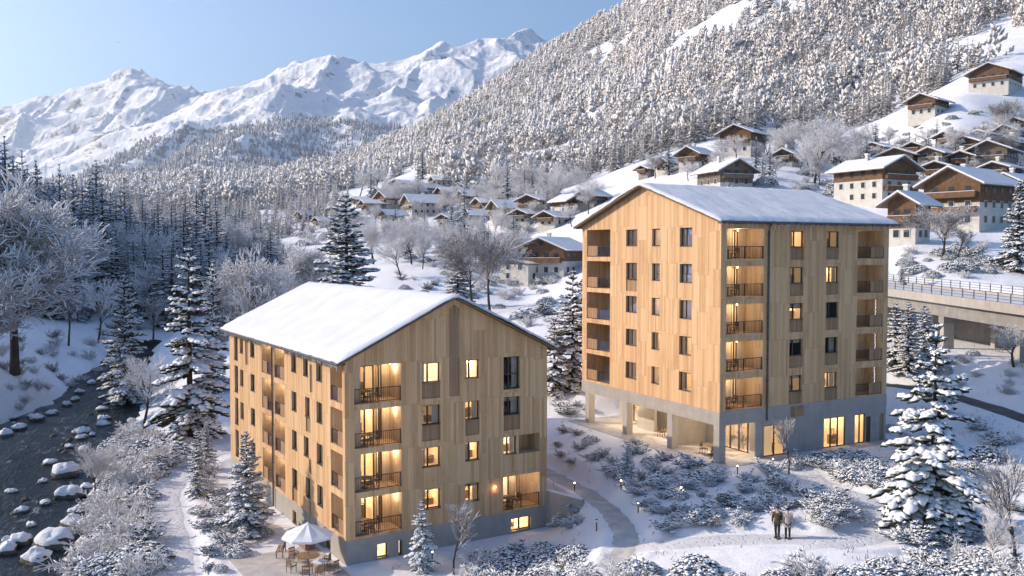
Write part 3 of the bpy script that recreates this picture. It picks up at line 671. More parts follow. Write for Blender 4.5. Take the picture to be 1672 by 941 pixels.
for a, b, c, d in winB:
    k = int(c // 3); window(fB, a, b, c, d, dW, AL, M[litB.get((a, k), 'lit')], 3 if k < 3 else 1, (.36,), rail=(c + 1.1 if d - c > 2 else None))
for i, (a, b, c, d, e) in enumerate(logA):
    if a < 1: loggia(fA, a, b, c, d, e, AL, 0, [], 'glass', (a + .02, a + 1.05))
    else:
        k = a > 16; loggia(fA, a, b, c, d, e, AL, 12, [(a + .5, a + 1.6, M['litb'] if (i + k) % 3 else M['lit'], 2)], 'glass', (b - 1.3, b - .03) if k else (a + .03, a + 1.3), lamp=b - .5)
for a, b, c, d, e in logB:
    if a < 1: loggia(fB, a, b, c, d, e, AL, 34, [(a + .2, a + 2.25, M['litb'] if c < 9 else M['lit'], 2), (a + 2.4, a + 2.85, M['lit'], 1)], 'bars', lamp=a + 3.1)
    elif d - c < 2: 
        q = MB(); Facade(fB.P(a, 0, e), fB.e, b - a, d, fB.n).build(q, [], v0=c, uo=20); q.obj('back_wall', M['woodL'], AL)
    else: loggia(fB, a, b, c, d, e, AL, 30, [(a + .1, a + 1.6, M['litb'], 2), (a + 2.15, a + 2.6, M['litb'], 0)], 'glass', lamp=a + 1.85)
# concrete basement: set 4 cm back from the timber
mb = MB(); q = .04
bA = Facade(lo0 + (LE + LD) * q + V3(0, 0, -2.4), LD, LL - 2 * q, 2.4, -LE); bB = Facade(lo0 + (LE + LD) * q + V3(0, 0, -2.4), LE, LW - 2 * q, 2.4, -LD)
wnA = [(10.35, 11.35, .75, 1.75), (7.4, 8.3, .9, 1.75)]; drA = (3.0, 4.3, .35, 2.3); wnB = [(13.0, 14.8, .85, 1.80)]; nB = [(2.25, 3.05, .80, 1.78), (3.83, 4.13, .75, 1.8)]
bA.build(mb, [(*w_, .3) for w_ in wnA] + [(*drA, .3)]); bB.build(mb, [(*w_, .35) for w_ in wnB + nB])
Facade(lo0 + LE * (LW - q) + LD * q + V3(0, 0, -2.4), LD, LL - 2 * q, 2.4, LE).build(mb, []); Facade(lo0 + LD * (LL - q) + LE * q + V3(0, 0, -2.4), LE, LW - 2 * q, 2.4, LD).build(mb, [])
mb.obj('concrete_basement', M['conc'], AL)
for w_ in wnA: window(bA, *w_, .25, AL, M['litb'], 0, (.5,), name='basement_window')
for w_ in wnB: window(bB, *w_, .28, AL, M['litb'], 2, (.48,), name='basement_window')
for w_ in nB: window(bB, *w_, .3, AL, M['litb'], 0, (), name='basement_window')
mb = MB(); bA.bar(mb, drA[0] + .01, drA[1] - .01, drA[2], drA[3] - .01, .22, .28); mb.obj('basement_door', M['frame'], AL)
mb = MB(); mb.tube([fA.P(15.93, LH - .1, -.10), fA.P(15.93, .2, -.10), fA.P(15.93, -1.5, -.10)], .07, 7)
for z in np.arange(.5, 12, 1.6): fA.bar(mb, 15.83, 16.03, z, z + .05, -.18, -.0)
mb.obj('downpipe', M['gutter'], AL)
mb = MB(); fB.bar(mb, 7.95, 8.6, 9.15, 12.9, -.02, -.002); 
q = MB(); q.face([fB.P(7.85, 9.1, -.012), fB.P(8.7, 9.1, -.012), fB.P(8.7, LH + LRG - .75, -.012), fB.P(8.27, LH + LRG - .45, -.012), fB.P(7.85, LH + LRG - .75, -.012)], 0, [(7.85, 0), (8.7, 0), (8.7, 6), (8.3, 6.3), (7.85, 6)]); q.obj('gable_board', M['woodD'], AL)
bulb(fB.P(11.6, 2.1, -.12), AL, 5, .05, 'wall_lamp', (1, .4, .15))
gable_roof(AL, lo0, LE, LD, LW, LL, LH, LRG, .62, .55)
# ---- farther building
AR = thing('apartment_building', 'taller timber apartment block raised on a concrete ground floor with an open pillared corner', 'apartment building', tuple(RO * [1, 1, 0]))
ro0 = V3(0, 0, RO[2])
fG = Facade(ro0, RE, RW, RH, -RD, RRG); fH = Facade(ro0, RD, RL, RH, -RE)
wg, lg, wh, lh, ph, pg = [], [], [], [], [], []
for k in range(5):
    z = 3.0 * k
    for a, b, t in ((3.5, 5.08, 1.13), (7.75, 8.88, 1.18), (11.08, 12.75, 1.2)): wg.append((a, b, z + t, z + 2.68))
    lg.append((15.3, 19.3, z + .2, z + 2.78, 2.2))
    lh.append((.6, 4.5, z + .12, z + 2.55, 2.0)); lh.append((15.3, 18.65, z + .1, z + 2.52, 1.8))
    for a, b in ((7.4, 8.92), (11.55, 13.06)): wh.append((a, b, z + 1.06, z + 2.42)); ph.append((a, b, z + .04, z + 1.06))
pg += [(11.08, 12.75, 9.1, 10.2)]
mb = MB()
fG.build(mb, [(*w_, .30) for w_ in wg] + lg + [(*p_, dP) for p_ in pg], mr=1); fH.build(mb, [(*w_, .26) for w_ in wh] + lh + [(*p_, dP) for p_ in ph], uo=40, mr=1)
Facade(ro0 + RE * RW, RD, RL, RH, RE).build(mb, [], uo=12); Facade(ro0 + RD * RL, RE, RW, RH, RD, RRG).build(mb, [], uo=5)
mb.obj('timber_wall', [M['woodL'], M['woodI']], AR)
for p_ in ph: infill(fH, *p_, dP, AR)
for p_ in pg: infill(fG, *p_, dP, AR)
for a, b, c, d in wg:
    k = int(c // 3); mid = 7 < a < 8; window(fG, a, b, c, d, .28, AR, M['lit'] if mid else (M['litd'] if k > 1 or a > 10 else M['lit']), 1 if not mid else 3, (.62,) if not mid else ())
seth = {(0, 7): 'litd', (1, 7): 'dark', (2, 7): 'lit', (3, 7): 'litd', (4, 7): 'lit', (0, 11): 'lit', (1, 11): 'dark', (2, 11): 'dark', (3, 11): 'lit', (4, 11): 'litd'}
for a, b, c, d in wh: window(fH, a, b, c, d, .24, AR, M[seth[(int(c // 3), int(a))]], 3, (.36,))
for a, b, c, d, e in lg: loggia(fG, a, b, c, d, e, AR, 0, [(a + .35, a + 1.5, M['litd'], 1)], 'glass', (b - 1.75, b - .05))
for a, b, c, d, e in lh:
    k = int(c // 3)
    if a < 1: loggia(fH, a, b, c, d, e, AR, 34, [(a + .1, a + 1.75, M['litb'] if k in (0, 3, 4) else M['lit'], 2), (a + 2.35, a + 2.95, M['litb'], 2)], 'bars' if k else 'glass', lamp=a + 2.1)
    else: loggia(fH, a, b, c, d, e, AR, 5, [(a + .05, a + .62, M['litb'], 1)], 'glass', (b - 1.6, b - .05), lamp=a + 1.0)
# concrete: ring beam, walls, pillars
gz0 = 4.30; bh = 1.10; mb = MB(); z1 = RO[2]; q = .03
def slab(a0, a1, b0, b1, za, zb, m): m.box(ro0 * 0 + RE * (a0 + a1) / 2 + RD * (b0 + b1) / 2 + V3(0, 0, (za + zb) / 2), (a1 - a0, b1 - b0, zb - za), ax=(RE, RD, (0, 0, 1)))
slab(-q, RW + q, -q, RL + q, z1 - .32, z1 - .004, mb)                           # floor plate
slab(-q, RW + q, -q, .42, z1 - bh, z1 - .322, mb); slab(-q, .42, .424, RL + q, z1 - bh, z1 - .322, mb); slab(RW - .42, RW + q, .424, RL + q, z1 - bh, z1 - .322, mb)
mb.obj('ring_beam', M['conc'], AR)
for a in (0., 5.67, 12.25, 18.55): 
    p_ = MB(); w_ = .66; slab(a - .02 + (.25 if a else 0), a + w_ + (.25 if a else 0), -.02, .64, gz0 - .8, z1 - bh - .003, p_); p_.obj('pillar', M['conc'], AR)
p_ = MB(); slab(-.02, .62, 3.75, 4.55, gz0 - .8, z1 - bh - .003, p_); p_.obj('pillar', M['conc'], AR)
# ground floor rooms behind the arcade: glass lines set back from the gable side, concrete walls between
GB = 4.55
fi = Facade(RD * GB + V3(0, 0, gz0), RE, RW, 3.0, -RD)
mb = MB(); gl = [(.65, 4.9, .02, 2.72, .1), (7.3, 11.9, .02, 2.72, .1), (15.2, 18.6, .02, 2.72, .1)]
fi.build(mb, gl, uo=0)
fs = Facade(V3(0, 0, gz0 - .6), RD, RL, 3.6, -RE); sg_ = [(4.72, 7.05, .62, 3.2, .18), (11.55, 14.15, .62, 3.2, .18), (15.3, 16.6, .62, 3.2, .18), (16.72, 17.3, .62, 2.9, .1), (18.42, 18.95, .62, 3.0, .2)]
fs.build(mb, sg_ + [(0, 4.6, 0, 3.6, .05)])
mb.box(RE * 7.0 + RD * 2.9 + V3(0, 0, gz0 + 1.5), (.3, 3.2, 3.0), ax=(RE, RD, (0, 0, 1))); mb.box(RE * 13.6 + RD * 3.1 + V3(0, 0, gz0 + 1.5), (2.6, .3, 3.0), ax=(RE, RD, (0, 0, 1)))
mb.obj('ground_floor_wall', M['conc'], AR)
for a, b, c, d, e in gl: window(fi, a, b, c, d, .06, AR, M['litb'], 2, (.25, .5, .75), sill=False, name='shop_window')
for a, b, c, d, e in sg_[:3]: window(fs, a, b, c, d, .12, AR, M['litb'], 2, (.5,) if b - a < 2.5 else (.33, .66), sill=False, name='shop_window')
mb = MB(); fs.bar(mb, 16.73, 17.29, .62, 2.89, .05, .09); mb.obj('entrance_door', M['frame'], AR)
mb = MB(); fs.bar(mb, 18.43, 18.94, .62, 2.99, .1, .16); mb.obj('timber_door', M['woodD'], AR)
# the glazed corner bay: glass parallel to the gable, at the second pillar
mb = MB(); slab(-1.3, RW + .8, -1.3, RL + .4, gz0 - .9, gz0 + .03, mb); mb.obj('terrace', M['patio'], AR)
mb = MB(); slab(.45, RW - .45, .43, GB, z1 - .36, z1 - .33, mb); mb.obj('arcade_ceiling', M['woodD'], AR)
for a, b in ((2.6, 2.2), (9.2, 2.2), (15.5, 2.2)): bulb(RE * a + RD * b + V3(0, 0, z1 - .62), AR, 260, .09, 'ceiling_lamp')
infill(fH, 7.6, 9.09, -1.05, -.15, -.05, AR, 'timber_panel')
mb = MB(); mb.tube([fH.P(5.3, RH - .05, -.32), fH.P(5.0, RH - .35, -.14), fH.P(4.95, RH - .8, -.11), fH.P(4.95, -1.05, -.11)], .075, 7)
for z in np.arange(.5, 15, 1.7): fH.bar(mb, 4.85, 5.05, z, z + .05, -.2, 0)
mb.obj('downpipe', M['gutter'], AR)
gable_roof(AR, ro0, RE, RD, RW, RL, RH, RRG, .60, .60)
for k in range(3):      # strings of small lights hanging in the right-hand loggias
    mb = MB(); p0 = fH.P(18.15, 3 * k + 2.45, .4) + V3(RO[0], RO[1], 0); mb.tube([p0, p0 - V3(0, 0, 1.5)], .008, 4); o = mb.obj('string_lights', M['metal'])
    tag(o, 'white string lights hanging in a loggia of the taller block, %s' % ('lowest of the three', 'middle one of the three', 'top one of the three')[k], 'string lights')
    mb = MB()
    for j in range(12): mb.lathe([(.001, -.045), (.035, 0), (.001, .045)], p0 - V3(rnd.uniform(-.03, .03), 0, .06 + j * .125), 5)
    mb.obj('bulbs', m_glow('white_bulb', (1, 1, 1), (.9, .93, 1), 1.2) if k == 0 else bpy.data.materials['white_bulb'], o)

# ------------------------------------------------------------------ vegetation
def spindles(P0, P1, rad, n=5, flat=.7, bulge=.42):
    """many leaf clumps at once: tapered bodies from P0 to P1"""
    P0, P1 = np.asarray(P0, float), np.asarray(P1, float); K = len(P0); rad = np.asarray(rad, float)
    d = P1 - P0; L = np.linalg.norm(d, axis=1, keepdims=True) + 1e-9; d = d / L
    up = np.tile([0, 0, 1.], (K, 1)); up[np.abs(d[:, 2]) > .93] = (1, 0, 0)
    a = np.cross(d, up); a /= np.linalg.norm(a, axis=1, keepdims=True) + 1e-9; b = np.cross(a, d)
    C = P0 + (P1 - P0) * bulge; V = np.zeros((K, n + 2, 3)); V[:, 0] = P0; V[:, 1] = P1
    for j in range(n):
        t = 2 * math.pi * (j + .25) / n; V[:, 2 + j] = C + rad[:, None] * (a * math.cos(t) + b * math.sin(t) * flat)
    T = [(0, 2 + (j + 1) % n, 2 + j) for j in range(n)] + [(1, 2 + j, 2 + (j + 1) % n) for j in range(n)]
    T = (np.array(T)[None] + (np.arange(K) * (n + 2))[:, None, None]).reshape(-1, 3)
    return V.reshape(-1, 3), T
def prisms(P0, P1, r0, r1, n=3):
    P0, P1 = np.asarray(P0, float), np.asarray(P1, float); K = len(P0); r0 = np.asarray(r0, float)[:, None]; r1 = np.asarray(r1, float)[:, None]
    d = P1 - P0; d = d / (np.linalg.norm(d, axis=1, keepdims=True) + 1e-9); up = np.tile([0, 0, 1.], (K, 1)); up[np.abs(d[:, 2]) > .93] = (1, 0, 0)
    a = np.cross(d, up); a /= np.linalg.norm(a, axis=1, keepdims=True) + 1e-9; b = np.cross(a, d); V = np.zeros((K, 2 * n, 3))
    for j in range(n):
        t = 2 * math.pi * j / n; q = a * math.cos(t) + b * math.sin(t); V[:, j] = P0 + q * r0; V[:, n + j] = P1 + q * r1
    T = np.array([(j, (j + 1) % n, n + (j + 1) % n, n + j) for j in range(n)]); T = (T[None] + (np.arange(K) * 2 * n)[:, None, None]).reshape(-1, 4)
    return V.reshape(-1, 3), T
def spruce_crown(h, rb, seed, whorls=20, per=6, twigs=4, droop=.30, low=.07, thick=1.0, nside=5):
    r = np.random.RandomState(seed); P0, P1, RD_ = [], [], []
    zs = low * h + (h * .985 - low * h) * (np.linspace(0, 1, whorls) ** .92)
    for wi, z in enumerate(zs):
        f = 1 - z / h; Lw = rb * (f ** .74) * (1.0 if f < .85 else .82) + .05 * rb; k = max(3, int(round(per * (.55 + .5 * min(1, f * 1.8))))); off = r.uniform(0, 6.28)
        for i in range(k):
            az = off + 6.283 * i / k + r.uniform(-.3, .3); L = Lw * r.uniform(.55, 1.16); zz = z + r.uniform(-.75, .75) * h / whorls * min(1, f * 2)
            if r.uniform() < .07 and .1 < f < .9: continue
            ris = .55 * (1 - f) ** 1.5 + .02; dr = droop * (.35 + f)
            def at_(t): return np.array([math.cos(az) * L * t, math.sin(az) * L * t, zz + L * (ris * t - dr * t * t + .10 * t ** 4)])
            ns = 3 if L > .3 * rb else 2
            for s in range(ns):
                a, b = at_(s / ns * .98 + .03), at_(min(1.04, (s + 1.35) / ns)); P0.append(a); P1.append(b); RD_.append(thick * (.075 * L + .05 * rb * .3) * (1.1 - .2 * s))
            nt_ = twigs if L > .35 * rb else max(1, twigs - 2)
            for q in range(nt_):
                t = .28 + .62 * (q + r.uniform(.1, .9)) / nt_
                for sd in (-1, 1):
                    o = at_(t); ta = az + sd * r.uniform(.55, 1.0); tl = L * (.46 - .26 * t) * r.uniform(.7, 1.2)
                    e = o + np.array([math.cos(ta) * tl, math.sin(ta) * tl, -tl * r.uniform(.12, .42)]); P0.append(o); P1.append(e); RD_.append(thick * (.17 * tl + .014 * rb))
    for j in range(3): P0.append((0, 0, h * (.93 - .02 * j))); P1.append((r.uniform(-.02, .02) * rb, 0, h * (1.0 - .015 * j))); RD_.append(.04 * rb)
    V, T = spindles(P0, P1, RD_, nside, .62); V += r.normal(0, .012 * rb, V.shape); return V, T
def cone_trees(xyz, hs, ws, seed, layers=6, pts=8):
    """a whole stand of distant conifers, each a stack of ragged skirts of boughs"""
    r = np.random.RandomState(seed); K = len(hs); n = pts; Vs, Ts = [], []; base = 0; ph = r.uniform(0, 6.28, K); xyz = np.asarray(xyz, float)
    lean = r.normal(0, .02, (K, 2)) * hs[:, None]
    for l in range(layers):
        f0 = .06 + .86 * l / layers; f1 = min(1.0, f0 + 1.75 / layers) if l < layers - 1 else 1.0
        V = np.zeros((K, n + 1, 3)); V[:, 0] = xyz + np.c_[lean * f1, f1 * hs]
        wr = ws * (1 - f0) ** .85 * .5
        for j in range(n):
            t = ph + 6.283 * j / n + r.normal(0, .22, K) + l * .7; rr = wr * (r.uniform(.35, .75, K) if j % 2 else r.uniform(.8, 1.3, K))
            V[:, 1 + j] = xyz + np.c_[np.cos(t) * rr + lean[:, 0] * f0, np.sin(t) * rr + lean[:, 1] * f0, hs * (f0 + r.uniform(-.035, .045, K))]
        T = np.array([(0, 1 + j, 1 + (j + 1) % n) for j in range(n)]); Ts.append((T[None] + (np.arange(K) * (n + 1))[:, None, None]).reshape(-1, 3) + base); Vs.append(V.reshape(-1, 3)); base += K * (n + 1)
    return np.concatenate(Vs), np.concatenate(Ts)
def crown_stand(xyz, hs, ws, seed):
    """a stand of middle-distance conifers with real boughs"""
    r = np.random.RandomState(seed); Vs, Ts, base = [], [], 0; xyz = np.asarray(xyz)
    for i in range(5):
        V, T = spruce_crown(10, 2.4, 500 + i, whorls=9 + i % 2, per=6, twigs=1, nside=4, droop=.45, thick=1.7); tv, tt = spindles([(0, 0, -.5)], [(0, 0, 9.8)], [.3], 4, 1.); T = np.r_[T, tt + len(V)]; V = np.r_[V, tv]
        for j in range(i, len(hs), 5):
            a = r.uniform(0, 6.28); c, s = math.cos(a), math.sin(a); kx = ws[j] / 4.8; kz = hs[j] / 10
            Vs.append(np.c_[(V[:, 0] * c - V[:, 1] * s) * kx, (V[:, 0] * s + V[:, 1] * c) * kx, V[:, 2] * kz] + xyz[j]); Ts.append(T + base); base += len(V)
    return np.concatenate(Vs), np.concatenate(Ts)
def fuzz_trees(xyz, hs, ws, seed, k=34):
    """a stand of distant frosted broadleaves: clouds of upright twig clumps"""
    r = np.random.RandomState(seed); K = len(hs); P0, P1, RA = [], [], []
    for i in range(k):
        t = r.uniform(0, 6.28, K); u = r.uniform(.08, 1, K); q = np.sqrt(r.uniform(0, 1, K)) * ws * .5 * np.clip(1.12 - u, .10, .8) * 1.25
        c = xyz + np.c_[np.cos(t) * q, np.sin(t) * q, hs * u * .92]; l = hs * r.uniform(.10, .20, K)
        P0.append(c - np.c_[np.cos(t) * l * .5, np.sin(t) * l * .5, l * .5]); P1.append(c + np.c_[np.cos(t) * l * .45, np.sin(t) * l * .45, l * .8]); RA.append(ws * r.uniform(.05, .10, K))
    return spindles(np.concatenate(P0), np.concatenate(P1), np.concatenate(RA), 3, .9)
def broadleaf(h, spread, seed, levels=5, kids=(5, 4, 4, 4, 4), up=.35, r0=.16, fork=.22, twig=.022, weep=0., trunkf=.42):
    """recursive frosted tree: thick wood (trunk mesh) and fine twigs (crown mesh)"""
    r = np.random.RandomState(seed); A, B = ([], [], [], []), ([], [], [], [])
    def grow(p, d, L, rad, lv):
        n = 3 if lv < 3 else 2; q = p
        for s in range(n):
            d = d + r.normal(0, .13 + .03 * lv, 3) + np.array([0, 0, (up * .13 if lv < 3 else -weep * .2)]); d /= np.linalg.norm(d); e = q + d * L / n; ra, rb_ = rad * (1 - .5 * s / n), rad * (1 - .5 * (s + 1) / n)
            X = A if lv < 2 else B; X[0].append(q); X[1].append(e); X[2].append(max(ra, twig * .6)); X[3].append(max(rb_, twig * .5)); q = e
            if lv < levels - 1 and (s > 0 or lv > 0):
                kk = kids[lv] if s == n - 1 else max(1, kids[lv] // 2)
                for _ in range(kk):
                    az = r.uniform(0, 6.28); a = np.cross(d, (0, 0, 1) if abs(d[2]) < .9 else (1, 0, 0)); a /= np.linalg.norm(a); b = np.cross(d, a); sp = r.uniform(.45, 1.05) * spread
                    nd = d * 1.0 + (a * math.cos(az) + b * math.sin(az)) * sp + np.array([0, 0, up * .4]); nd /= np.linalg.norm(nd); grow(q - d * L / n * r.uniform(0, .35), nd, L * r.uniform(.48, .74), max(rb_ * r.uniform(.5, .72), twig * .6), lv + 1)
    grow(np.zeros(3), np.array([r.normal(0, .04), r.normal(0, .04), 1.]), h * trunkf, r0, 0)
    tv, tt = prisms(A[0], A[1], A[2], A[3], 6); cv, ct_ = prisms(B[0], B[1], B[2], B[3], 3)
    k = h / max(tv[:, 2].max(), cv[:, 2].max()); return tv * k, tt, cv * k, ct_
def trunk_mesh(h, r0, name='trunk'):
    mb = MB(); mb.tube([(0, 0, -.4), (.02 * h * .1, 0, h * .3), (0, .0, h * .65), (0, 0, h * .97)], [r0, r0 * .75, r0 * .4, r0 * .06], 7); return mb.mesh(name, M['bark'], True)
M['larch'] = m_snowed('frosted_larch', (.31, .285, .27), -.80, .55, .35, (.46, .415, .38), .7, (.79, .765, .745))
SPR = []; FSP = []; BRD = []
HIDE = []
def proto(parts, name, label, cat):
    r = thing(name, label, cat)
    for nm, me in parts: link(nm, me, r)
    HIDE.append(r); return r
def spruce_proto(seed, h, rb, mat_, **k):
    V, T = spruce_crown(h, rb, seed, **k); return proto([('trunk', trunk_mesh(h, .022 * h)), ('crown', npmesh('crown', V, T, mat_, True))], 'spruce', 'x', 'spruce')
SPR = [spruce_proto(100 + i, 10, w_, M['spruce'], whorls=wh_ + (3 if i in (1, 3) else -4), per=8, twigs=6, droop=dr + (0 if i in (1, 3) else .10), thick=1.22 if i in (1, 3) else 1.5, low=.05, nside=6) for i, (w_, wh_, dr) in enumerate(((2.9, 21, .34), (2.5, 23, .28), (3.3, 19, .40), (2.2, 22, .3)))]
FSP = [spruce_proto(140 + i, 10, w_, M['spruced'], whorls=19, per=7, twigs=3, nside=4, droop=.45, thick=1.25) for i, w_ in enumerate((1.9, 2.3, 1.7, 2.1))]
def broad_proto(seed, h, mat_, **k):
    tv, tt, cv, ct_ = broadleaf(h, k.pop('spread', .8), seed, **k); return proto([('trunk', npmesh('trunk', tv, tt, M['bark'])), ('crown', npmesh('crown', cv, ct_, mat_))], 'bare_tree', 'x', 'bare tree')
BRD = [broad_proto(200 + i, 10, m_, **k) for i, (m_, k) in enumerate((
    (M['frost'], dict(spread=.95, twig=.026, trunkf=.17, kids=(8, 5, 4, 4, 4), r0=.10)), (M['frost'], dict(spread=1.0, twig=.028, up=.2)), (M['frostd'], dict(spread=.9, twig=.03, up=.3)),
    (M['frost'], dict(spread=.8, levels=4, twig=.035, kids=(6, 5, 5, 4))), (M['frostd'], dict(spread=.75, levels=4, twig=.05, kids=(5, 4, 4, 3))), (M['frost'], dict(spread=.7, twig=.03, up=.55))))]
def bush_proto(seed, mat_, kind):
    r = np.random.RandomState(seed); P0, P1, RA = [], [], []
    if kind == 'pine':                                     # dwarf pine: several leaning shoots of needle clumps
        for i in range(24):
            az = r.uniform(0, 6.28); ln = r.uniform(.55, 1.15); el = r.uniform(.25, 1.1); o = np.array([r.normal(0, .22), r.normal(0, .22), .05]); d = np.array([math.cos(az) * math.cos(el), math.sin(az) * math.cos(el), math.sin(el) * .85])
            for s in range(4):
                c = o + d * ln * (.25 + .25 * s)
                for q in range(7):
                    a2 = r.uniform(0, 6.28); e = c + d * .18 + np.array([math.cos(a2), math.sin(a2), r.uniform(-.3, .5)]) * r.uniform(.14, .28); P0.append(c - d * .05); P1.append(e); RA.append(r.uniform(.035, .065))
        V, T = spindles(P0, P1, RA, 4, .75)
    elif kind == 'mound':                                  # low shrub weighed down by pillows of snow
        for i in range(330):
            az = r.uniform(0, 6.28); q = math.sqrt(r.uniform(0, 1)); z = .75 * math.sqrt(max(0, 1 - q * q)) * r.uniform(.6, 1.1); c = np.array([math.cos(az) * q, math.sin(az) * q, z]); l = r.uniform(.07, .2)
            P0.append(c - np.array([math.cos(az) * l * .6, math.sin(az) * l * .6, -.02])); P1.append(c + np.array([math.cos(az + r.uniform(-.6, .6)) * l, math.sin(az) * l, -l * .45])); RA.append(r.uniform(.05, .10))
        V, T = spindles(P0, P1, RA, 5, .6)
    else:                                                  # thicket of frosted stems
        A = ([], [], [], [])
        for i in range(26):
            az = r.uniform(0, 6.28); d = np.array([math.cos(az) * .55, math.sin(az) * .55, 1.]) + r.normal(0, .2, 3); d /= np.linalg.norm(d); p = np.array([r.normal(0, .2), r.normal(0, .2), -.05]); L = r.uniform(.7, 1.25)
            for s in range(4):
                d = d + r.normal(0, .16, 3) + np.array([0, 0, -.10 * s]); d /= np.linalg.norm(d); e = p + d * L / 4; A[0].append(p); A[1].append(e); A[2].append(.026 - .004 * s); A[3].append(.022 - .004 * s)
                for q in range(4):
                    b = d + r.normal(0, .6, 3); b /= np.linalg.norm(b); o = p + (e - p) * r.uniform(0, 1); f_ = o + b * L * r.uniform(.12, .28); A[0].append(o); A[1].append(f_); A[2].append(.017); A[3].append(.012)
                    b2 = b + r.normal(0, .6, 3); A[0].append(o + (f_ - o) * .5); A[1].append(o + (f_ - o) * .5 + b2 / np.linalg.norm(b2) * L * .14); A[2].append(.013); A[3].append(.010)
                p = e
        V, T = prisms(*A, 3)
    return npmesh('shrub', V, T, mat_, kind != 'stems')
PINE = [bush_proto(300 + i, M['pine'], 'pine') for i in range(4)]; MOUND = [bush_proto(320 + i, M['spruce'], 'mound') for i in range(3)]; STEM = [bush_proto(340 + i, M['frost'], 'stems') for i in range(4)]; STEMD = [bush_proto(360 + i, M['frostd'], 'stems') for i in range(2)]
used = set()
def put(pr, x, y, h, label, cat=None, group=None, name=None, z=None, wide=1., rz=None):
    """one tree: the prototype itself the first time, copies after that"""
    z = g1(x, y) if z is None else z; rz = rnd.uniform(0, 6.28) if rz is None else rz; k = h / 10.
    con = any(pr is q for q in SPR + FSP)
    if pr.name not in used:
        used.add(pr.name); HIDE.remove(pr); o = pr; o.location = (x, y, z); o.rotation_euler = (0, 0, rz); o.scale = (k * wide, k * wide, k); o['label'] = label
        if group: o['group'] = group
    else: o = dup(pr, (x, y, z), rz, k * wide, label, group, scz=k)
    if 'group' in o and not group: del o['group']
    o['category'] = cat or ('spruce' if con else 'bare tree'); return o
def tree(pr, px, pyb, hpx, label, group=None, wide=1., cat=None, name=None, Y=None):
    P = ground(px, pyb) if Y is None else V3((px - CXP) / F * Y, Y, g1((px - CXP) / F * Y, Y))
    return put(pr, P[0], P[1], hpx * P[1] / F, label, cat, group, name, wide=wide)
def treetop(pr, px, top, Y, label, wide=1.):
    x = (px - CXP) / F * Y; z = g1(x, Y); return put(pr, x, Y, (to_px(x, Y, z)[1] - top) * Y / F, label, wide=wide)
def shrub(meshes, x, y, size, label, group=None, cat='shrub', name='shrub', flat=1.):
    o = link(name, rnd.choice(meshes)); o.location = (x, y, g1(x, y) - .04 * size); s = size * rnd.uniform(.85, 1.15); o.scale = (s, s, s * flat); o.rotation_euler = (0, 0, rnd.uniform(0, 6.28)); return tag(o, label, cat, group)

def poly_in(px, py, poly):
    k = np.zeros(px.shape, bool); P = list(poly)
    for (a, b), (c, d) in zip(P, P[1:] + P[:1]): k ^= ((b > py) != (d > py)) & (px < (c - a) * (py - b) / (d - b + 1e-12) + a)
    return k
# ---- single trees of the near and middle ground: prototype, base pixel, height in pixels, label
tree(SPR[0], 312, 716, 312, 'tallest snow laden spruce on the river bank left of the nearer block', wide=.92)
tree(SPR[1], 206, 668, 226, 'slender frosty spruce at the water edge left of the tallest river bank spruce', wide=.86)
tree(SPR[3], 350, 640, 215, 'narrow spruce half hidden behind the tallest river bank spruce', wide=.75)
tree(SPR[2], 1522, 866, 340, 'big snow laden spruce standing alone right of the walking couple', wide=.93)
tree(SPR[1], 404, 872, 172, 'small spruce with bluish snow beside the long side of the nearer block', wide=1.1)
tree(SPR[0], 689, 934, 118, 'small snowy spruce planted in front of the nearer block gable side', wide=.95)
tree(SPR[3], 322, 812, 112, 'young spruce on the edge of the riverside path', wide=1.0)
tree(SPR[1], 338, 765, 78, 'little snow dusted spruce where the riverside path bends', wide=1.0)
treetop(SPR[1], 566, 318, 150, 'dark tall spruce rising behind the roof of the nearer block', 1.25)
tree(SPR[1], 1662, 445, 150, 'dark spruce cut by the right picture edge above the bridge', wide=1.0)
tree(SPR[0], 935, 632, 190, 'snowy spruce in the gap between the two timber blocks', wide=.95)
tree(SPR[2], 905, 640, 120, 'lower bushy spruce at the foot of the gap between the two blocks', wide=1.2)
tree(SPR[1], 965, 560, 150, 'dark spruce partly hidden behind the taller block', wide=1.0)
tree(SPR[3], 1482, 612, 120, 'snowy spruce right beside the taller block in front of the bridge', wide=1.25)
tree(SPR[2], 1462, 600, 105, 'bushy spruce touching the right edge of the taller block', wide=1.1)
tree(SPR[0], 1508, 585, 90, 'smaller spruce between the bridge and the big lone spruce', wide=1.0)
tree(SPR[1], 748, 500, 92, 'dense snowy conifer beside the two large bare trees behind the nearer block', wide=1.5)
tree(SPR[3], 1024, 790, 62, 'little staked conifer on the slope between the two blocks', wide=1.5)
tree(SPR[3], 1472, 478, 46, 'small dark tree on the snow above the bridge', wide=1.0)
treetop(BRD[0], 20, 268, 132, 'large white frosted bare tree at the left picture edge', 1.1)
treetop(BRD[0], -25, 400, 120, 'lower frosted bare tree cut by the left picture edge', 1.25)
treetop(BRD[0], 420, 395, 128, 'rounded frosted bare tree just left of the nearer block roof', 1.0)
treetop(BRD[0], 498, 388, 170, 'brownish frosted bare tree left of the dark spruce behind the nearer roof', 1.0)
tree(BRD[2], 800, 512, 150, 'large bare tree with dark forked trunk behind the nearer block roof', wide=1.0)
tree(BRD[2], 772, 505, 140, 'second large bare tree just left of the dark forked one', wide=1.0)
tree(BRD[4], 741, 938, 122, 'slender white twigged bare tree in front of the nearer block', wide=.8)
tree(BRD[2], 1538, 425, 98, 'spreading bare tree in front of the brown chalets above the bridge', wide=1.3)
tree(BRD[4], 1565, 424, 50, 'small dark bare tree right of the spreading bare tree', wide=1.2)
tree(BRD[4], 112, 565, 95, 'small dark bare tree on the shaded far bank')
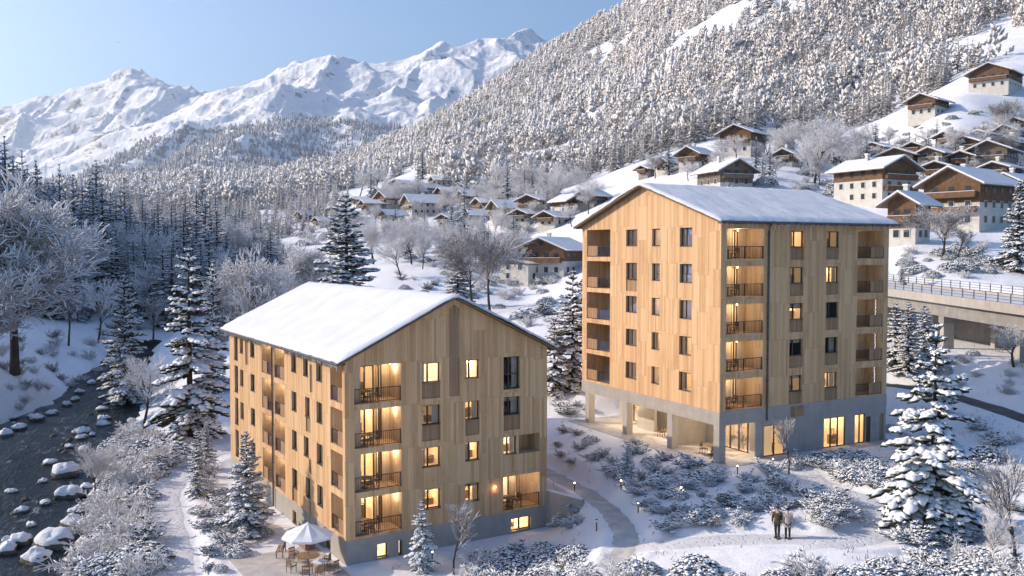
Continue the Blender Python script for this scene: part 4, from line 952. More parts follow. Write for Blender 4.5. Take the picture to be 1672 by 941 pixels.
tree(BRD[3], 160, 560, 110, 'thin frosted bare tree on the shaded far bank')
tree(BRD[3], 232, 705, 130, 'white twigged bare tree leaning beside the tallest river bank spruce', wide=1.1)
tree(BRD[4], 250, 560, 80, 'thin leafless sapling below the shaded forest edge')
tree(BRD[5], 155, 826, 110, 'frosted bare sapling among the boulders of the near river bank', wide=1.1)
tree(BRD[3], 1655, 600, 75, 'frosted bare bush tree below the bridge at the right edge', wide=1.6)
tree(BRD[4], 1655, 935, 190, 'frosted bare tree in the lower right corner', wide=.8)
tree(BRD[3], 1610, 935, 110, 'small frosted bare tree left of the lower right corner tree', wide=1.0)
tree(BRD[4], 1288, 775, 95, 'crooked leafless young tree against the concrete wall of the taller block', wide=.7)
tree(BRD[1], 1330, 300, 118, 'large frosted bare tree on the slope behind the taller block roof', wide=1.0)
tree(BRD[5], 1400, 265, 55, 'frosted bare tree left of the upper white chalet', wide=1.5)
tree(BRD[1], 1292, 265, 70, 'frosted bare tree right of the upper brown gabled chalet', wide=1.2)
for px, pb, hp in ((640,420,60),(672,432,75),(610,432,70),(690,440,60),(655,455,70),(720,415,50),(580,400,60),(830,395,42),(870,362,35),(1255,250,40),(1370,285,60),(1420,240,42),(1450,245,40),(1360,250,48)):
    tree(rnd.choice((BRD[1], BRD[5], BRD[3])), px, pb, hp, 'frosted bare tree among the valley chalets', 'frosted trees around the chalets', wide=1.2)
for px, pb, hp in ((1480,262,40),(1638,225,60),(1650,215,50),(1600,235,30),(1560,250,28),(1640,262,45),(1510,262,30),(1420,275,35)):
    tree(rnd.choice((BRD[4], BRD[2])), px, pb, hp, 'bare tree on the upper chalet slope', 'bare trees on the upper chalet slope', wide=1.2)
r_ = random.Random(99)
for poly, n_, lo, hi in (([(560,330),(700,290),(800,310),(960,330),(940,370),(860,400),(760,400),(640,400),(520,395),(480,370)], 70, 26, 52), ([(1050,292),(1130,262),(1240,240),(1330,250),(1400,235),(1440,262),(1500,250),(1672,215),(1672,300),(1560,300),(1440,280),(1340,310),(1260,285),(1120,300)], 62, 22, 50), ([(800,328),(1000,328),(1010,350),(900,352),(800,348)], 20, 42, 74), ([(1230,262),(1440,240),(1440,290),(1250,300)], 18, 30, 60), ([(620,400),(830,385),(850,450),(720,430),(600,440)], 16, 40, 80)):
    k = 0
    while k < n_:
        a, b = r_.uniform(470, 1680), r_.uniform(200, 450)
        if not poly_in(np.array([a]), np.array([b]), poly)[0]: continue
        k += 1
        if r_.random() < .45: tree(r_.choice(FSP), a, b, r_.uniform(lo, hi) * 1.15, 'snowy conifer standing between the valley chalets', 'conifers between the chalets', wide=1.2, cat='conifer', name='conifer')
        else: tree(r_.choice((BRD[1], BRD[5], BRD[3])), a, b, r_.uniform(lo, hi), 'frosted bare tree among the valley chalets', 'frosted trees around the chalets', wide=1.25)
# ---- the shaded forest across the river, tree by tree
top = [(-60,215),(0,232),(20,222),(45,255),(90,285),(120,300),(160,268),(190,300),(240,310),(290,320),(330,285),(370,325),(400,335),(430,352),(462,372)]
def topy(px): return np.interp(px, [a for a, b in top], [b for a, b in top])
LF = 'tall frosted conifer in the shaded forest across the river'; n = 0
for row, (Y0, k) in enumerate(((203, 38), (226, 42), (250, 44), (282, 38))):
    for i in range(k):
        px = -70 + 535 * (i + rnd.random()) / k; Y = Y0 + rnd.uniform(-10, 10) + max(0, px - 250) * .22; x = (px - CXP) / F * Y; z = g1(x, Y); yb = to_px(x, Y, z)[1]
        h = (yb - topy(px)) * Y / F * (rnd.uniform(.62, .92) if row < 3 else rnd.uniform(.8, 1.0)) * (1.0 if row else .8)
        if h < 6: continue
        if rnd.random() < (.96, .94, .90, .78)[3 - row]: put(rnd.choice(FSP), x, Y, h, LF, 'conifer', 'shaded forest across the river', wide=rnd.uniform(1.15, 1.55) * (18 / max(h, 12)) ** .4)
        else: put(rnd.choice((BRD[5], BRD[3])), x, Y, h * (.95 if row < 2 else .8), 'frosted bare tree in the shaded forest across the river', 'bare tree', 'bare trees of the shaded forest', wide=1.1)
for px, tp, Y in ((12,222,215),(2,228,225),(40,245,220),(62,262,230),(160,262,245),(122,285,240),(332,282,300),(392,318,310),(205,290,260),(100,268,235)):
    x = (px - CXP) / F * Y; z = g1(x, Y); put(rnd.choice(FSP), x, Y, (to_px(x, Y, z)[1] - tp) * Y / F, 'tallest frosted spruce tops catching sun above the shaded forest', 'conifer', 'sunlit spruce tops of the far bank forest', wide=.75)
# ---- distant forests
def scatter(n, s0, s1, y0, y1, seed):
    r = np.random.RandomState(seed); y = np.sqrt(r.uniform(y0 * y0, y1 * y1, n)); return r.uniform(s0, s1, n) * y, y
HILL = [(-60,200),(-60,345),(300,348),(420,345),(500,340),(560,312),(610,300),(660,288),(705,285),(735,306),(800,322),(860,330),(940,330),(985,322),(1030,285),(1060,262),(1120,238),(1170,228),(1260,225),(1330,240),(1400,230),(1450,215),(1475,170),(1540,148),(1580,118),(1672,72),(1800,40),(2000,-600),(900,-600),(400,100)]
x, y = scatter(64000, -.62, .72, 400, 2000, 5); z = gz(x, y); px, py = to_px(x, y, z); k = poly_in(px, py, HILL)
clear = fbm(x / 130 + 8, y / 200, 3); k &= (clear > -.50) & (fbm(x / 45 + 2, y / 300 + z / 90, 3) > -.55)
k &= ~poly_in(px, py, [(1195,82),(1255,40),(1300,-5),(1275,0),(1215,48),(1180,86)])
x, y, z, px, py = x[k], y[k], z[k], px[k], py[k]; o = np.argsort(y); x, y, z, px = x[o], y[o], z[o], px[o]
RSF = np.random.RandomState(21); hs = RSF.uniform(8, 21, len(x)) * (1 + .25 * fbm(x / 60, y / 60, 2)); ws = hs * RSF.uniform(.42, .72, len(x))
near = (np.arange(len(x)) < 110); typ = RSF.uniform(0, 1, len(x)) + .35 * fbm(x / 90, y / 90 + 3, 2) > .30
FM = []
for i in range(6):
    V, T = spruce_crown(10, 2.2 + .25 * (i % 3), 400 + i, whorls=12, per=7, twigs=2, nside=4, droop=.4, thick=1.4); tv, tt = spindles([(0, 0, -.5)], [(0, 0, 9.7)], [.35], 5, 1.); T = np.r_[T, tt + len(V)]; V = np.r_[V, tv]; FM.append(npmesh('hillside_conifer', V, T, M['sprucef'], True))
for i in np.where(near)[0]:
    c = link('hillside_conifer', FM[int(RSF.randint(6))]); s = hs[i] / 10; c.location = (x[i], y[i], z[i] - .3); c.scale = (s, s, s); c.rotation_euler = (0, 0, RSF.uniform(0, 6.28))
    tag(c, 'snow covered conifer at the lower edge of the hillside forest', 'conifer', 'conifers along the lower edge of the hillside forest')
P = np.c_[x, y, z - .4]; mid = ~near & ~typ & (y < 760); print('middle', mid.sum()); V, T = crown_stand(P[mid], hs[mid], ws[mid] * .92, 35)
tag(link('lower_hillside_forest', npmesh('lower_hillside_forest', V, T, M['sprucef'], True)), 'denser lower belt of snow covered conifers on the sunlit mountainside', 'forest', kind='stuff')
k = ~near & ~typ & ~mid; V, T = cone_trees(P[k], hs[k], ws[k], 31)
tag(link('hillside_forest', npmesh('hillside_forest', V, T, M['sprucef'], False)), 'snow covered forest climbing the sunlit right hand mountainside', 'forest', kind='stuff')
k = ~near & typ; V, T = fuzz_trees(P[k], hs[k] * .85, ws[k] * 1.35, 33)
tag(link('hillside_larches', npmesh('hillside_larches', V, T, M['larch'], False)), 'pinkish frosted bare trees scattered through the sunlit hillside forest', 'trees', kind='stuff')
print('hill trees', len(x))
# forest on the lower snow mountain
x, y = scatter(60000, -.52, .02, 1550, 4300, 9); z = mz(x, y); px, py = to_px(x, y, z)
line = np.interp(px, [0, 130, 180, 235, 300, 340, 420, 480, 540, 640, 690, 760], [400, 290, 262, 232, 225, 222, 205, 190, 198, 205, 212, 235]); k = (py > line + 10 * fbm(x / 160, y / 160, 3)) & (fbm(x / 240 + 3, y / 240, 3) > -.55)
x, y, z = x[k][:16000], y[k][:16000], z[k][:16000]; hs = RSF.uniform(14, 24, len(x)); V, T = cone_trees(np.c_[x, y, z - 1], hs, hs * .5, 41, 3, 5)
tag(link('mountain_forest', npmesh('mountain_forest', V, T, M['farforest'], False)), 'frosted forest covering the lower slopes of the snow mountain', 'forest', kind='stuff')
print('mountain trees', len(x))
# valley floor wood between the far forest and the village
x, y = scatter(3000, -.50, .02, 330, 700, 14); z = gz(x, y); px, py = to_px(x, y, z); k = poly_in(px, py, [(-100,360),(300,350),(430,352),(560,320),(580,345),(520,372),(430,400),(300,420),(-100,420)]) & (fbm(x / 50, y / 50, 2) > -.15)
x, y, z = x[k], y[k], z[k]; hs = RSF.uniform(7, 15, len(x)); print('valley', len(x)); V, T = crown_stand(np.c_[x, y, z - .3], hs, hs * .48, 43)
tag(link('valley_wood', npmesh('valley_wood', V, T, M['sprucef'], True)), 'small snowy conifers on the valley floor behind the shaded forest', 'wood', kind='stuff')

# ------------------------------------------------------------------ chalets
M['plaster'] = m_speckle('white_render', (.50, .47, .42), (.63, .60, .55), .9, .85, .15); M['chwood'] = m_speckle('weathered_larch', (.10, .055, .03), (.20, .11, .06), 1.3, .8, .3)
M['chwood2'] = m_speckle('grey_larch', (.13, .10, .08), (.22, .17, .13), 1.3, .8, .3); M['pane'] = m_speckle('window_pane_dark', (.03, .035, .04), (.06, .065, .07), 2, .2, .0); M['stone'] = m_concrete('rubble_stone', (.22, .20, .18), (.36, .33, .30))
def chalet(x, y, w_, l_, hw, hr, az, label, lower=.5, wood='chwood', balc=True, chim=True, z=None, low='plaster', over=1.5):
    """gable faces azimuth az; w_ across the gable, l_ deep, hw to the eaves, hr more to the ridge; the lower share of the walls is rendered"""
    n = V3(math.sin(R(az)), math.cos(R(az)), 0); e = V3(n[1], -n[0], 0); e = -e          # e: to the viewer's right when looking at the gable from outside
    z = g1(x, y) if z is None else z; t = thing('chalet', label, 'chalet', (x, y, z)); O = V3(0, 0, 0) - e * w_ / 2 + n * l_ / 2
    hl = hw * lower; dn = -n; f1 = Facade(O, e, w_, hw, n, hr); f2 = Facade(O, dn, l_, hw, -e); f3 = Facade(O + e * w_, dn, l_, hw, e)
    mb = MB(); c = V3(0, 0, (hl - 3) / 2); mb.box(c, (w_, l_, hl + 3), ax=(e, n, (0, 0, 1))); mb.obj('masonry_wall', M[low], t)
    mb = MB(); q = .06; Q = O - e * q + n * q
    up = [Facade(Q, e, w_ + 2 * q, hw, n, hr), Facade(Q, dn, l_ + 2 * q, hw, -e), Facade(Q + e * (w_ + 2 * q), dn, l_ + 2 * q, hw, e), Facade(Q + dn * (l_ + 2 * q), e, w_ + 2 * q, hw, -n, hr)]
    for f in up: f.build(mb, [], v0=hl)
    mb.obj('timber_storey', M[wood], t)
    st = max(2, int(round(hw / 2.8))); 
    for f, L in ((f1, w_), (f3, l_), (f2, l_)):
        k = max(2, int(L / 2.9))
        for s in range(st + (1 if f is f1 else 0)):
            zz = .8 + s * hw / st
            kk = k if s < st else max(1, k // 3)
            if s >= st and hr < 2: continue
            for i in range(kk):
                if rnd.random() < .12: continue
                u = L / 2 + (i - (kk - 1) / 2) * (L - 1.2) / max(k, 1); m = MB(); f.bar(m, u - .62, u + .62, zz, zz + 1.45, -.09, .05)
                o = m.obj('window', M['frame'] if zz > hl else M['plaster'], t); m = MB(); f.bar(m, u - .50, u + .50, zz + .1, zz + 1.35, -.11, -.092); m.obj('pane', M['pane'], o)
    if balc:
        for s in range(1, st):
            zz = s * hw / st + .15; m = MB(); f1.bar(m, .4, w_ - .4, zz - .18, zz, -1.2, -.08); f1.bar(m, .4, w_ - .4, zz, zz + .95, -1.2, -1.12)
            f1.bar(m, .4, .5, zz + .002, zz + .95, -1.118, -.08); f1.bar(m, w_ - .5, w_ - .4, zz + .002, zz + .95, -1.118, -.08); o = m.obj('balcony', M[wood], t)
            m = MB(); f1.bar(m, .38, w_ - .38, zz + .955, zz + 1.04, -1.24, -1.08); m.obj('snow_cap', M['snow'], o)
    sl = hr / (w_ / 2); P = lambda a, b, dz: O + e * a + dn * b + V3(0, 0, hw + (hr - abs(a - w_ / 2) * sl) + dz); ov = over
    for nm, m_, a_, b_, g in (('roof', M['chwood2'], .02, .24, 0.), ('roof_snow', M['snow'], .245, .58, .06)):
        mb = MB(); E = [-ov - g, w_ / 2, w_ + ov + g]; B = (-ov - g, l_ + ov + g)
        for k in (0, 1):
            for zz in (a_, b_): mb.face([P(E[k], B[0], zz), P(E[k + 1], B[0], zz), P(E[k + 1], B[1], zz), P(E[k], B[1], zz)])
            for b in B: mb.face([P(E[k], b, a_), P(E[k + 1], b, a_), P(E[k + 1], b, b_), P(E[k], b, b_)])
        for a in (E[0], E[2]): mb.face([P(a, B[0], a_), P(a, B[1], a_), P(a, B[1], b_), P(a, B[0], b_)])
        o = mb.obj(nm, m_, t if nm == 'roof' else o)
    if chim:
        a, b = w_ * .36, l_ * .55; m = MB(); m.box(P(a, b, .9), (.8, .8, 2.0), ax=(e, n, (0, 0, 1))); k = m.obj('chimney', M['plaster'], o); m = MB(); m.box(P(a, b, 2.05), (1.0, 1.0, .3), ax=(e, n, (0, 0, 1))); m.obj('chimney_snow', M['snow'], k)
    return t
def chalet_px(px, pb, wpx, label, Y=None, dep=1.0, hw=5.6, rel=.26, az=-118, **k):
    k_ = rnd.uniform(.72, .92) if wpx < 62 else .92; wpx = wpx * k_; hw = hw * (k_ + .04)
    P = ground(px, pb) if Y is None else V3((px - CXP) / F * Y, Y, g1((px - CXP) / F * Y, Y)); w_ = wpx * P[1] / F
    return chalet(P[0], P[1] + 2, w_, w_ * dep, hw, w_ * rel, az, label, z=P[2] + .2, **k)
chalet_px(905, 452, 88, 'brown and white chalet between the two timber blocks with its gable facing the viewer', dep=1.1, hw=6.6, rel=.20, az=-150, lower=.55)
a_ = ground(868, 458); chalet(a_[0] - 1, a_[1] - 1, 8.5, 10, 4.2, .7, -140, 'low white annex with a nearly flat snowy roof beside the central brown chalet', 1.0, balc=False, chim=False, over=.5)
chalet_px(1432, 334, 84, 'white four storey chalet with a brown gable right behind the taller timber block', dep=1.25, hw=8.4, rel=.22, az=152, lower=.66)
chalet_px(1590, 374, 100, 'largest brown chalet with white lower floors above the bridge', dep=1.2, hw=9.0, rel=.26, az=-125, lower=.55)
chalet_px(1492, 398, 54, 'small brown chalet with pointed gable in front of the largest brown chalet', dep=1.0, hw=7.6, rel=.30, az=-128, lower=.35)
chalet_px(1664, 335, 44, 'dark chalet at the right picture edge behind the largest brown chalet', dep=1.4, hw=5.5, az=-125)
chalet_px(1215, 254, 60, 'white walled chalet with brown gable highest on the meadow behind the taller block', dep=1.0, hw=7.4, rel=.22, az=-140, lower=.6)
chalet_px(1138, 276, 46, 'brown gabled chalet left of the highest meadow chalet', dep=1.1, hw=5.4, az=-135, lower=.4)
chalet_px(1092, 283, 34, 'small low chalet leftmost on the meadow behind the taller block', dep=1.1, hw=3.8, az=-130)
chalet_px(1186, 308, 66, 'dark grey chalet just above the roof of the taller block', dep=1.1, hw=4.6, rel=.26, az=160, wood='chwood2', lower=.25)
chalet_px(1520, 192, 58, 'lower of the two lone chalets on the open upper slope', dep=1.1, hw=6.6, rel=.22, az=-130, lower=.6)
chalet_px(1630, 149, 64, 'upper of the two lone chalets near the top right edge', dep=1.2, hw=6.4, rel=.22, az=-135, lower=.5)
RV = 'brown chalet in the crowded upper hamlet on the right'; RVG = 'chalets of the upper right hamlet'
for px, pb, wp_, hw_ in ((1478,288,56,5.6),(1535,280,46,5.0),(1592,258,42,4.6),(1628,282,60,6.0),(1662,262,44,5.4),(1560,244,34,4.2),(1655,236,36,4.4),(1612,240,38,4.4),(1440,262,34,4.2),(1400,262,30,3.8),(1500,258,32,4.0),(1580,280,40,4.6),(1640,300,50,5.0),(1665,222,30,4.0),(1540,300,40,4.4),(1290,272,30,4.0),(1350,262,28,3.6),(1060,290,28,3.6)):
    t = chalet_px(px, pb, wp_, RV, dep=1.15, hw=hw_, az=rnd.choice((-120, -128, -138)), wood=rnd.choice(('chwood', 'chwood2')), lower=rnd.choice((.3, .45, .6, .8)), rel=rnd.uniform(.17, .27), low=rnd.choice(('plaster', 'plaster', 'stone'))); t['group'] = RVG
VV = 'small snow roofed chalet in the valley village'; VVG = 'chalets of the valley village'
for px, pb, wp_, hw_ in ((690,352,58,7.0),(640,340,40,5.4),(610,348,36,5.0),(668,326,40,5.0),(700,320,32,4.6),(738,332,40,5.6),(770,338,34,5.4),(800,352,40,5.6),(830,362,44,5.2),(720,306,30,4.6),(655,310,28,4.4),(760,318,28,4.4),(625,326,28,4.4),(590,338,28,4.4),(880,352,46,5.2),(930,352,44,5.4),(905,372,40,3.6),(968,338,44,4.4),(545,352,26,4.0),(500,362,24,3.8),(528,372,24,3.6),(715,342,26,4.0),(675,342,26,4.0),(815,335,26,4.0),(860,368,34,4.2),(785,322,24,3.8),(570,362,26,3.8),(640,366,30,4.2),(780,365,34,4.4),(735,372,30,4.0)):
    t = chalet_px(px, pb, wp_, VV, dep=1.2, hw=hw_, az=rnd.choice((-115, -128, -140, 150)), wood=rnd.choice(('chwood', 'chwood2')), lower=rnd.choice((.4, .55, .7, .85)), rel=rnd.uniform(.16, .27), low=rnd.choice(('plaster', 'plaster', 'stone')), chim=rnd.random() < .5); t['group'] = VVG
chalet_px(742, 412, 46, 'low grey house with flat snowy roof beside the large bare trees', dep=1.0, hw=3.2, rel=.06, az=-140, wood='chwood2', balc=False, chim=False)

# ------------------------------------------------------------------ bridge
P0, P1 = at(1418, 470, 122), at(1740, 512, 84)
bd = P1 - P0; BLn = np.hypot(bd[0], bd[1]); bd = bd / BLn; bq = V3(-bd[1], bd[0], 0); BR = thing('road_bridge', 'concrete road bridge on short piers with a thin railing at the right', 'bridge', tuple(P0))
def bbox(mb, a0, a1, b0, b1, z0, z1, m=0): mb.box(bd * (a0 + a1) / 2 + bq * (b0 + b1) / 2 + V3(0, 0, (z0 + z1) / 2), (a1 - a0, b1 - b0, z1 - z0), m, ax=(bd, bq, (0, 0, 1)))
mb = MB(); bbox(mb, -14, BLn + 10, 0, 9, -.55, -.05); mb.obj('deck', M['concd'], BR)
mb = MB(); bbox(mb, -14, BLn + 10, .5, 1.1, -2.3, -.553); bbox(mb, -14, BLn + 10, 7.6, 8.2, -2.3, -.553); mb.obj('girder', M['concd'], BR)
for b in (-.12, 8.72): mb = MB(); bbox(mb, -14, BLn + 10, b, b + .4, -.75, .28); mb.obj('parapet', M['conc'], BR)
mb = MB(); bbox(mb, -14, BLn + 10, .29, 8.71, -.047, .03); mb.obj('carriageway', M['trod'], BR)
for b in (.08, 8.92):
    mb = MB()
    for a in np.arange(-12, BLn + 8, 2.1): bbox(mb, a - .04, a + .04, b - .04, b + .04, .282, 1.28)
    for z in (.6, .92, 1.25): bbox(mb, -13, BLn + 9, b - .025, b + .025, z, z + .05)
    mb.obj('railing', M['gutter'], BR)
for px in (1441, 1532, 1655):
    a = min(np.linspace(0, BLn, 400), key=lambda q: abs(to_px(*(P0 + bd * q))[0] - px)); mb = MB()
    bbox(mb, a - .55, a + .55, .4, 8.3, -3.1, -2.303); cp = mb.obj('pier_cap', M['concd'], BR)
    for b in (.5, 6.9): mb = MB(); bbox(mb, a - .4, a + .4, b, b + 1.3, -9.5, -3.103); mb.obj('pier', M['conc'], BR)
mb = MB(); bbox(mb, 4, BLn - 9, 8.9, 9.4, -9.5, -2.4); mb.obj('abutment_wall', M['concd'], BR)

# ------------------------------------------------------------------ patio, parasol, furniture
def chair(name, label, group=None, mat_='furn', arms=True):
    t = thing(name, label, 'chair', (0, 0, 0), 0, group); m = MB(); m.box((0, 0, .44), (.50, .48, .05)); m.obj('seat', M[mat_], t)
    m = MB(); m.box((0, .25, .86), (.50, .04, .09)); m.box((0, .25, .62), (.50, .035, .06))
    for x in np.linspace(-.2, .2, 5): m.box((x, .25, .70), (.035, .03, .30))
    m.obj('backrest', M[mat_], t)
    for x in (-.22, .22):
        for y, h in ((-.21, .415), (.24, .9)): m = MB(); m.tube([(x, y, 0), (x, y, h)], .024, 5); m.obj('leg', M[mat_], t)
        if arms: m = MB(); m.box((x * 1.06, 0, .64), (.05, .46, .035)); m.box((x * 1.06, -.2, .55), (.04, .04, .2)); m.obj('armrest', M[mat_], t)
    return t
def round_table(name, label, r, h=.74, mat_='furn', group=None):
    t = thing(name, label, 'table', (0, 0, 0), 0, group); m = MB(); m.lathe([(.001, h), (r, h), (r, h - .04), (.001, h - .05)], n=24); m.obj('tabletop', M[mat_], t)
    m = MB(); m.tube([(0, 0, 0), (0, 0, h - .04)], .05, 8); m.obj('pedestal', M[mat_], t); m = MB(); m.lathe([(.001, .05), (.3, .03), (.3, 0), (.001, 0)], n=14); m.obj('foot', M[mat_], t); return t
M['teak'] = m_speckle('aged_teak', (.20, .125, .075), (.33, .215, .13), 5, .65, .2)
pz = 0.06
px0, py0 = (LO - LD * 3.2 - LE * 6.5)[:2]; mb = MB(); C0 = V3(px0, py0, 0) + LE * 3.1 + LD * 4.2
mb.box(C0 + V3(0, 0, -.2), (6.0, 8.6, .5), ax=(LE, LD, (0, 0, 1))); tag(mb.obj('patio', M['patio']), kind='structure')
def pat(px, py): d = ray(px, py); t = (pz - ZC) / d[2]; return d * t + V3(0, 0, ZC)
pb = pat(503, 924); T_ = round_table('round_table', 'round teak table on the patio under the white parasol', .78, mat_='teak'); T_.location = tuple(pb + V3(0, 0, -.01))
U = thing('parasol', 'large open white parasol over the patio dining table', 'parasol', tuple(pb))
mb = MB(); mb.tube([(0, 0, 0), (0, 0, 2.85)], .032, 8); mb.obj('pole', M['teak'], U)
n8 = 8; r8 = 1.72; mb = MB(); rim = [(r8 * math.cos(2 * math.pi * (j + .5) / n8), r8 * math.sin(2 * math.pi * (j + .5) / n8), 2.12) for j in range(n8)]; ap = (0, 0, 2.92)
M['canvas'] = m_speckle('white_canvas', (.80, .79, .79), (.86, .85, .85), 2, .8, .1)
for j in range(n8):
    a, b = V3(*rim[j]), V3(*rim[(j + 1) % n8]); A = V3(*ap); g = 5
    for k in range(g):
        t0, t1 = k / g, (k + 1) / g; sg0 = lambda t: V3(0, 0, -.10 * math.sin(math.pi * t))
        c0, c1 = (a + b) / 2, A
        mb.face([A + (a - A) * t0, A + (a - A) * t1, A + ((a + b) / 2 - A) * t1 + sg0(t1) * .6, A + ((a + b) / 2 - A) * t0 + sg0(t0) * .6]); mb.face([A + ((a + b) / 2 - A) * t0 + sg0(t0) * .6, A + ((a + b) / 2 - A) * t1 + sg0(t1) * .6, A + (b - A) * t1, A + (b - A) * t0])
    mb.face([a, b, b + V3(0, 0, -.14), a + V3(0, 0, -.14)])
cn = mb.obj('canopy', M['canvas'], U); mb = MB(); mb.lathe([(.12, 2.86), (.07, 2.96), (.001, 3.0)], n=10); mb.obj('finial', M['canvas'], U)
for j in range(n8): mb = MB(); mb.tube([(0, 0, 2.84), V3(*rim[j]) * .98 + V3(0, 0, -.03)], .014, 5); mb.obj('rib', M['teak'], U)
PCH = chair('patio_chair', 'x', None, 'teak'); PG = 'teak armchairs around the patio table'
for i, (px, py, fx) in enumerate(((480,916,0),(476,934,1),(500,944,2),(522,944,3),(533,925,4),(545,936,5))):
    Pq = pat(px, py); d = pb - Pq; rz = math.atan2(d[1], d[0]) + math.pi / 2
    lab = ('teak armchair at the back left of the round patio table', 'teak armchair with white cushion at the left of the round patio table', 'teak armchair nearest the viewer below the parasol', 'teak armchair at the near right of the round patio table', 'teak armchair against the block wall at the right of the patio table', 'teak armchair farthest right on the patio')[i]
    if i == 0: c = PCH; c.location = tuple(Pq + V3(0, 0, -.01)); c.rotation_euler = (0, 0, rz); c['label'] = lab; c['group'] = PG
    else: c = dup(PCH, tuple(Pq + V3(0, 0, -.01)), rz, 1, lab, PG)
    if i == 1: m = MB(); m.box((0, 0, .505), (.42, .4, .07)); m.obj('cushion', M['canvas'], c)
t = thing('garden_bench', 'slatted teak bench at the back of the patio', 'bench', tuple(pat(458, 906))); t.rotation_euler = (0, 0, -.556 - .9)
m = MB(); [m.box((0, y, .44), (1.5, .10, .035)) for y in (-.18, -.05, .08, .2)]; m.obj('seat', M['teak'], t); m = MB(); m.box((0, .27, .86), (1.5, .04, .08)); [m.box((x, .27, .65), (.05, .03, .40)) for x in np.linspace(-.68, .68, 12)]; m.obj('backrest', M['teak'], t)
for x in (-.68, .68):
    for y in (-.18, .25): m = MB(); m.box((x, y, .21), (.06, .06, .42)); m.obj('leg', M['teak'], t)
t = thing('side_table', 'small square white topped table right of the parasol pole', 'table', tuple(pat(522, 934))); t.rotation_euler = (0, 0, -.5)
m = MB(); m.box((0, 0, .70), (.8, .8, .04)); m.obj('tabletop', M['canvas'], t)
for x in (-.34, .34):
    for y in (-.34, .34): m = MB(); m.box((x, y, .34), (.05, .05, .68)); m.obj('leg', M['teak'], t)
m = MB(); mb = thing('planter_bench', 'long timber planter box against the block behind the patio', 'planter', tuple(V3(LO[0], LO[1], pz) + LD * 5.6 - LE * 1.0)); mb.rotation_euler = (0, 0, 0)
m.box((0, 0, .35), (.7, 2.6, .75), ax=(LE, LD, (0, 0, 1))); m.obj('box', M['teak'], mb); m = MB()
V, T = spindles([(LD * q + LE * s * .2)[0:3] for q in np.linspace(-1.1, 1.1, 14) for s in (-1, 1)], [(LD * (q + rnd.uniform(-.2, .2)) + LE * s * .35 + V3(0, 0, rnd.uniform(.3, .6))) for q in np.linspace(-1.1, 1.1, 14) for s in (-1, 1)], [.10] * 28, 5); V[:, 2] += .75
link('planting', npmesh('planting', V, T, M['pine']), mb)
# balcony furniture
DT = {}
def set_of(f, O, u, d, v, kind, where, grp, n=4):
    P = f.P(u, v, d) + V3(O[0], O[1], 0); key = 'table'
    if key not in DT: DT[key] = round_table('balcony_table', 'x', .55); tb = DT[key]; tb.location = tuple(P); 
    else: tb = dup(DT[key], tuple(P), 0, 1)
    tb['label'] = 'round dark table on %s' % where; tb['group'] = 'balcony tables'
    for i in range(n):
        a = 6.283 * i / n + .6; Q = P + V3(math.cos(a), math.sin(a), 0) * .78
        if 'chair' not in DT: DT['chair'] = chair('balcony_chair', 'x', None, 'furn', False); c = DT['chair']; c.location = tuple(Q); c.rotation_euler = (0, 0, a - math.pi / 2)
        else: c = dup(DT['chair'], tuple(Q), a - math.pi / 2)
        c['label'] = 'dark chair at the round table on %s' % where; c['group'] = 'chairs on ' + where
for k, nm in enumerate(('lowest', 'second lowest', 'second highest', 'highest')):
    set_of(fB, LO, 1.75, .95, 3 * k + .175, 0, 'the %s corner loggia of the nearer block' % nm, '', 4)
set_of(fB, LO, 13.4, .95, .105, 0, 'the right ground loggia of the nearer block', '', 3)
for k, nm in enumerate(('lowest', 'second lowest', 'middle', 'second highest', 'highest')): set_of(fH, RO, 1.6, .95, 3 * k + .125, 0, 'the %s corner loggia of the taller block' % nm, '', 2)
for a, b, w_ in ((2.6, 1.6, 'in the open pillared corner'), (9.6, 2.6, 'deep inside the pillared arcade')):
    P = RO * [1, 1, 0] + RE * a + RD * b + V3(0, 0, 4.335); tb = dup(DT['table'], tuple(P), 0, 1, 'round table %s of the taller block' % w_, 'arcade tables')
    for i in range(3): q = 2.1 * i + .4; dup(DT['chair'], tuple(P + V3(math.cos(q), math.sin(q), 0) * .8), q - math.pi / 2, 1, 'chair at the round table %s of the taller block' % w_, 'arcade chairs ' + w_)
# potted plants behind the glass
for a, b, nm in ((1.6, 5.6, 'left'), (3.2, 5.4, 'right')):
    P = RO * [1, 1, 0] + RE * a + RD * b + V3(0, 0, 4.335); t = thing('potted_plant', 'leafy potted plant %s behind the corner glazing of the taller block' % ('further' if nm == 'left' else 'nearer'), 'plant', tuple(P))
    m = MB(); m.lathe([(.16, 0), (.22, .45), (.2, .46), (.001, .40)], n=10); m.obj('pot', M['conc'], t); p1 = RS.normal(0, .3, (26, 3)) + [0, 0, 1.2]; V, T = spindles(np.tile([0, 0, .45], (26, 1)), p1, [.07] * 26, 4, .3); link('leaves', npmesh('leaves', V, T, M['leafp']), t)

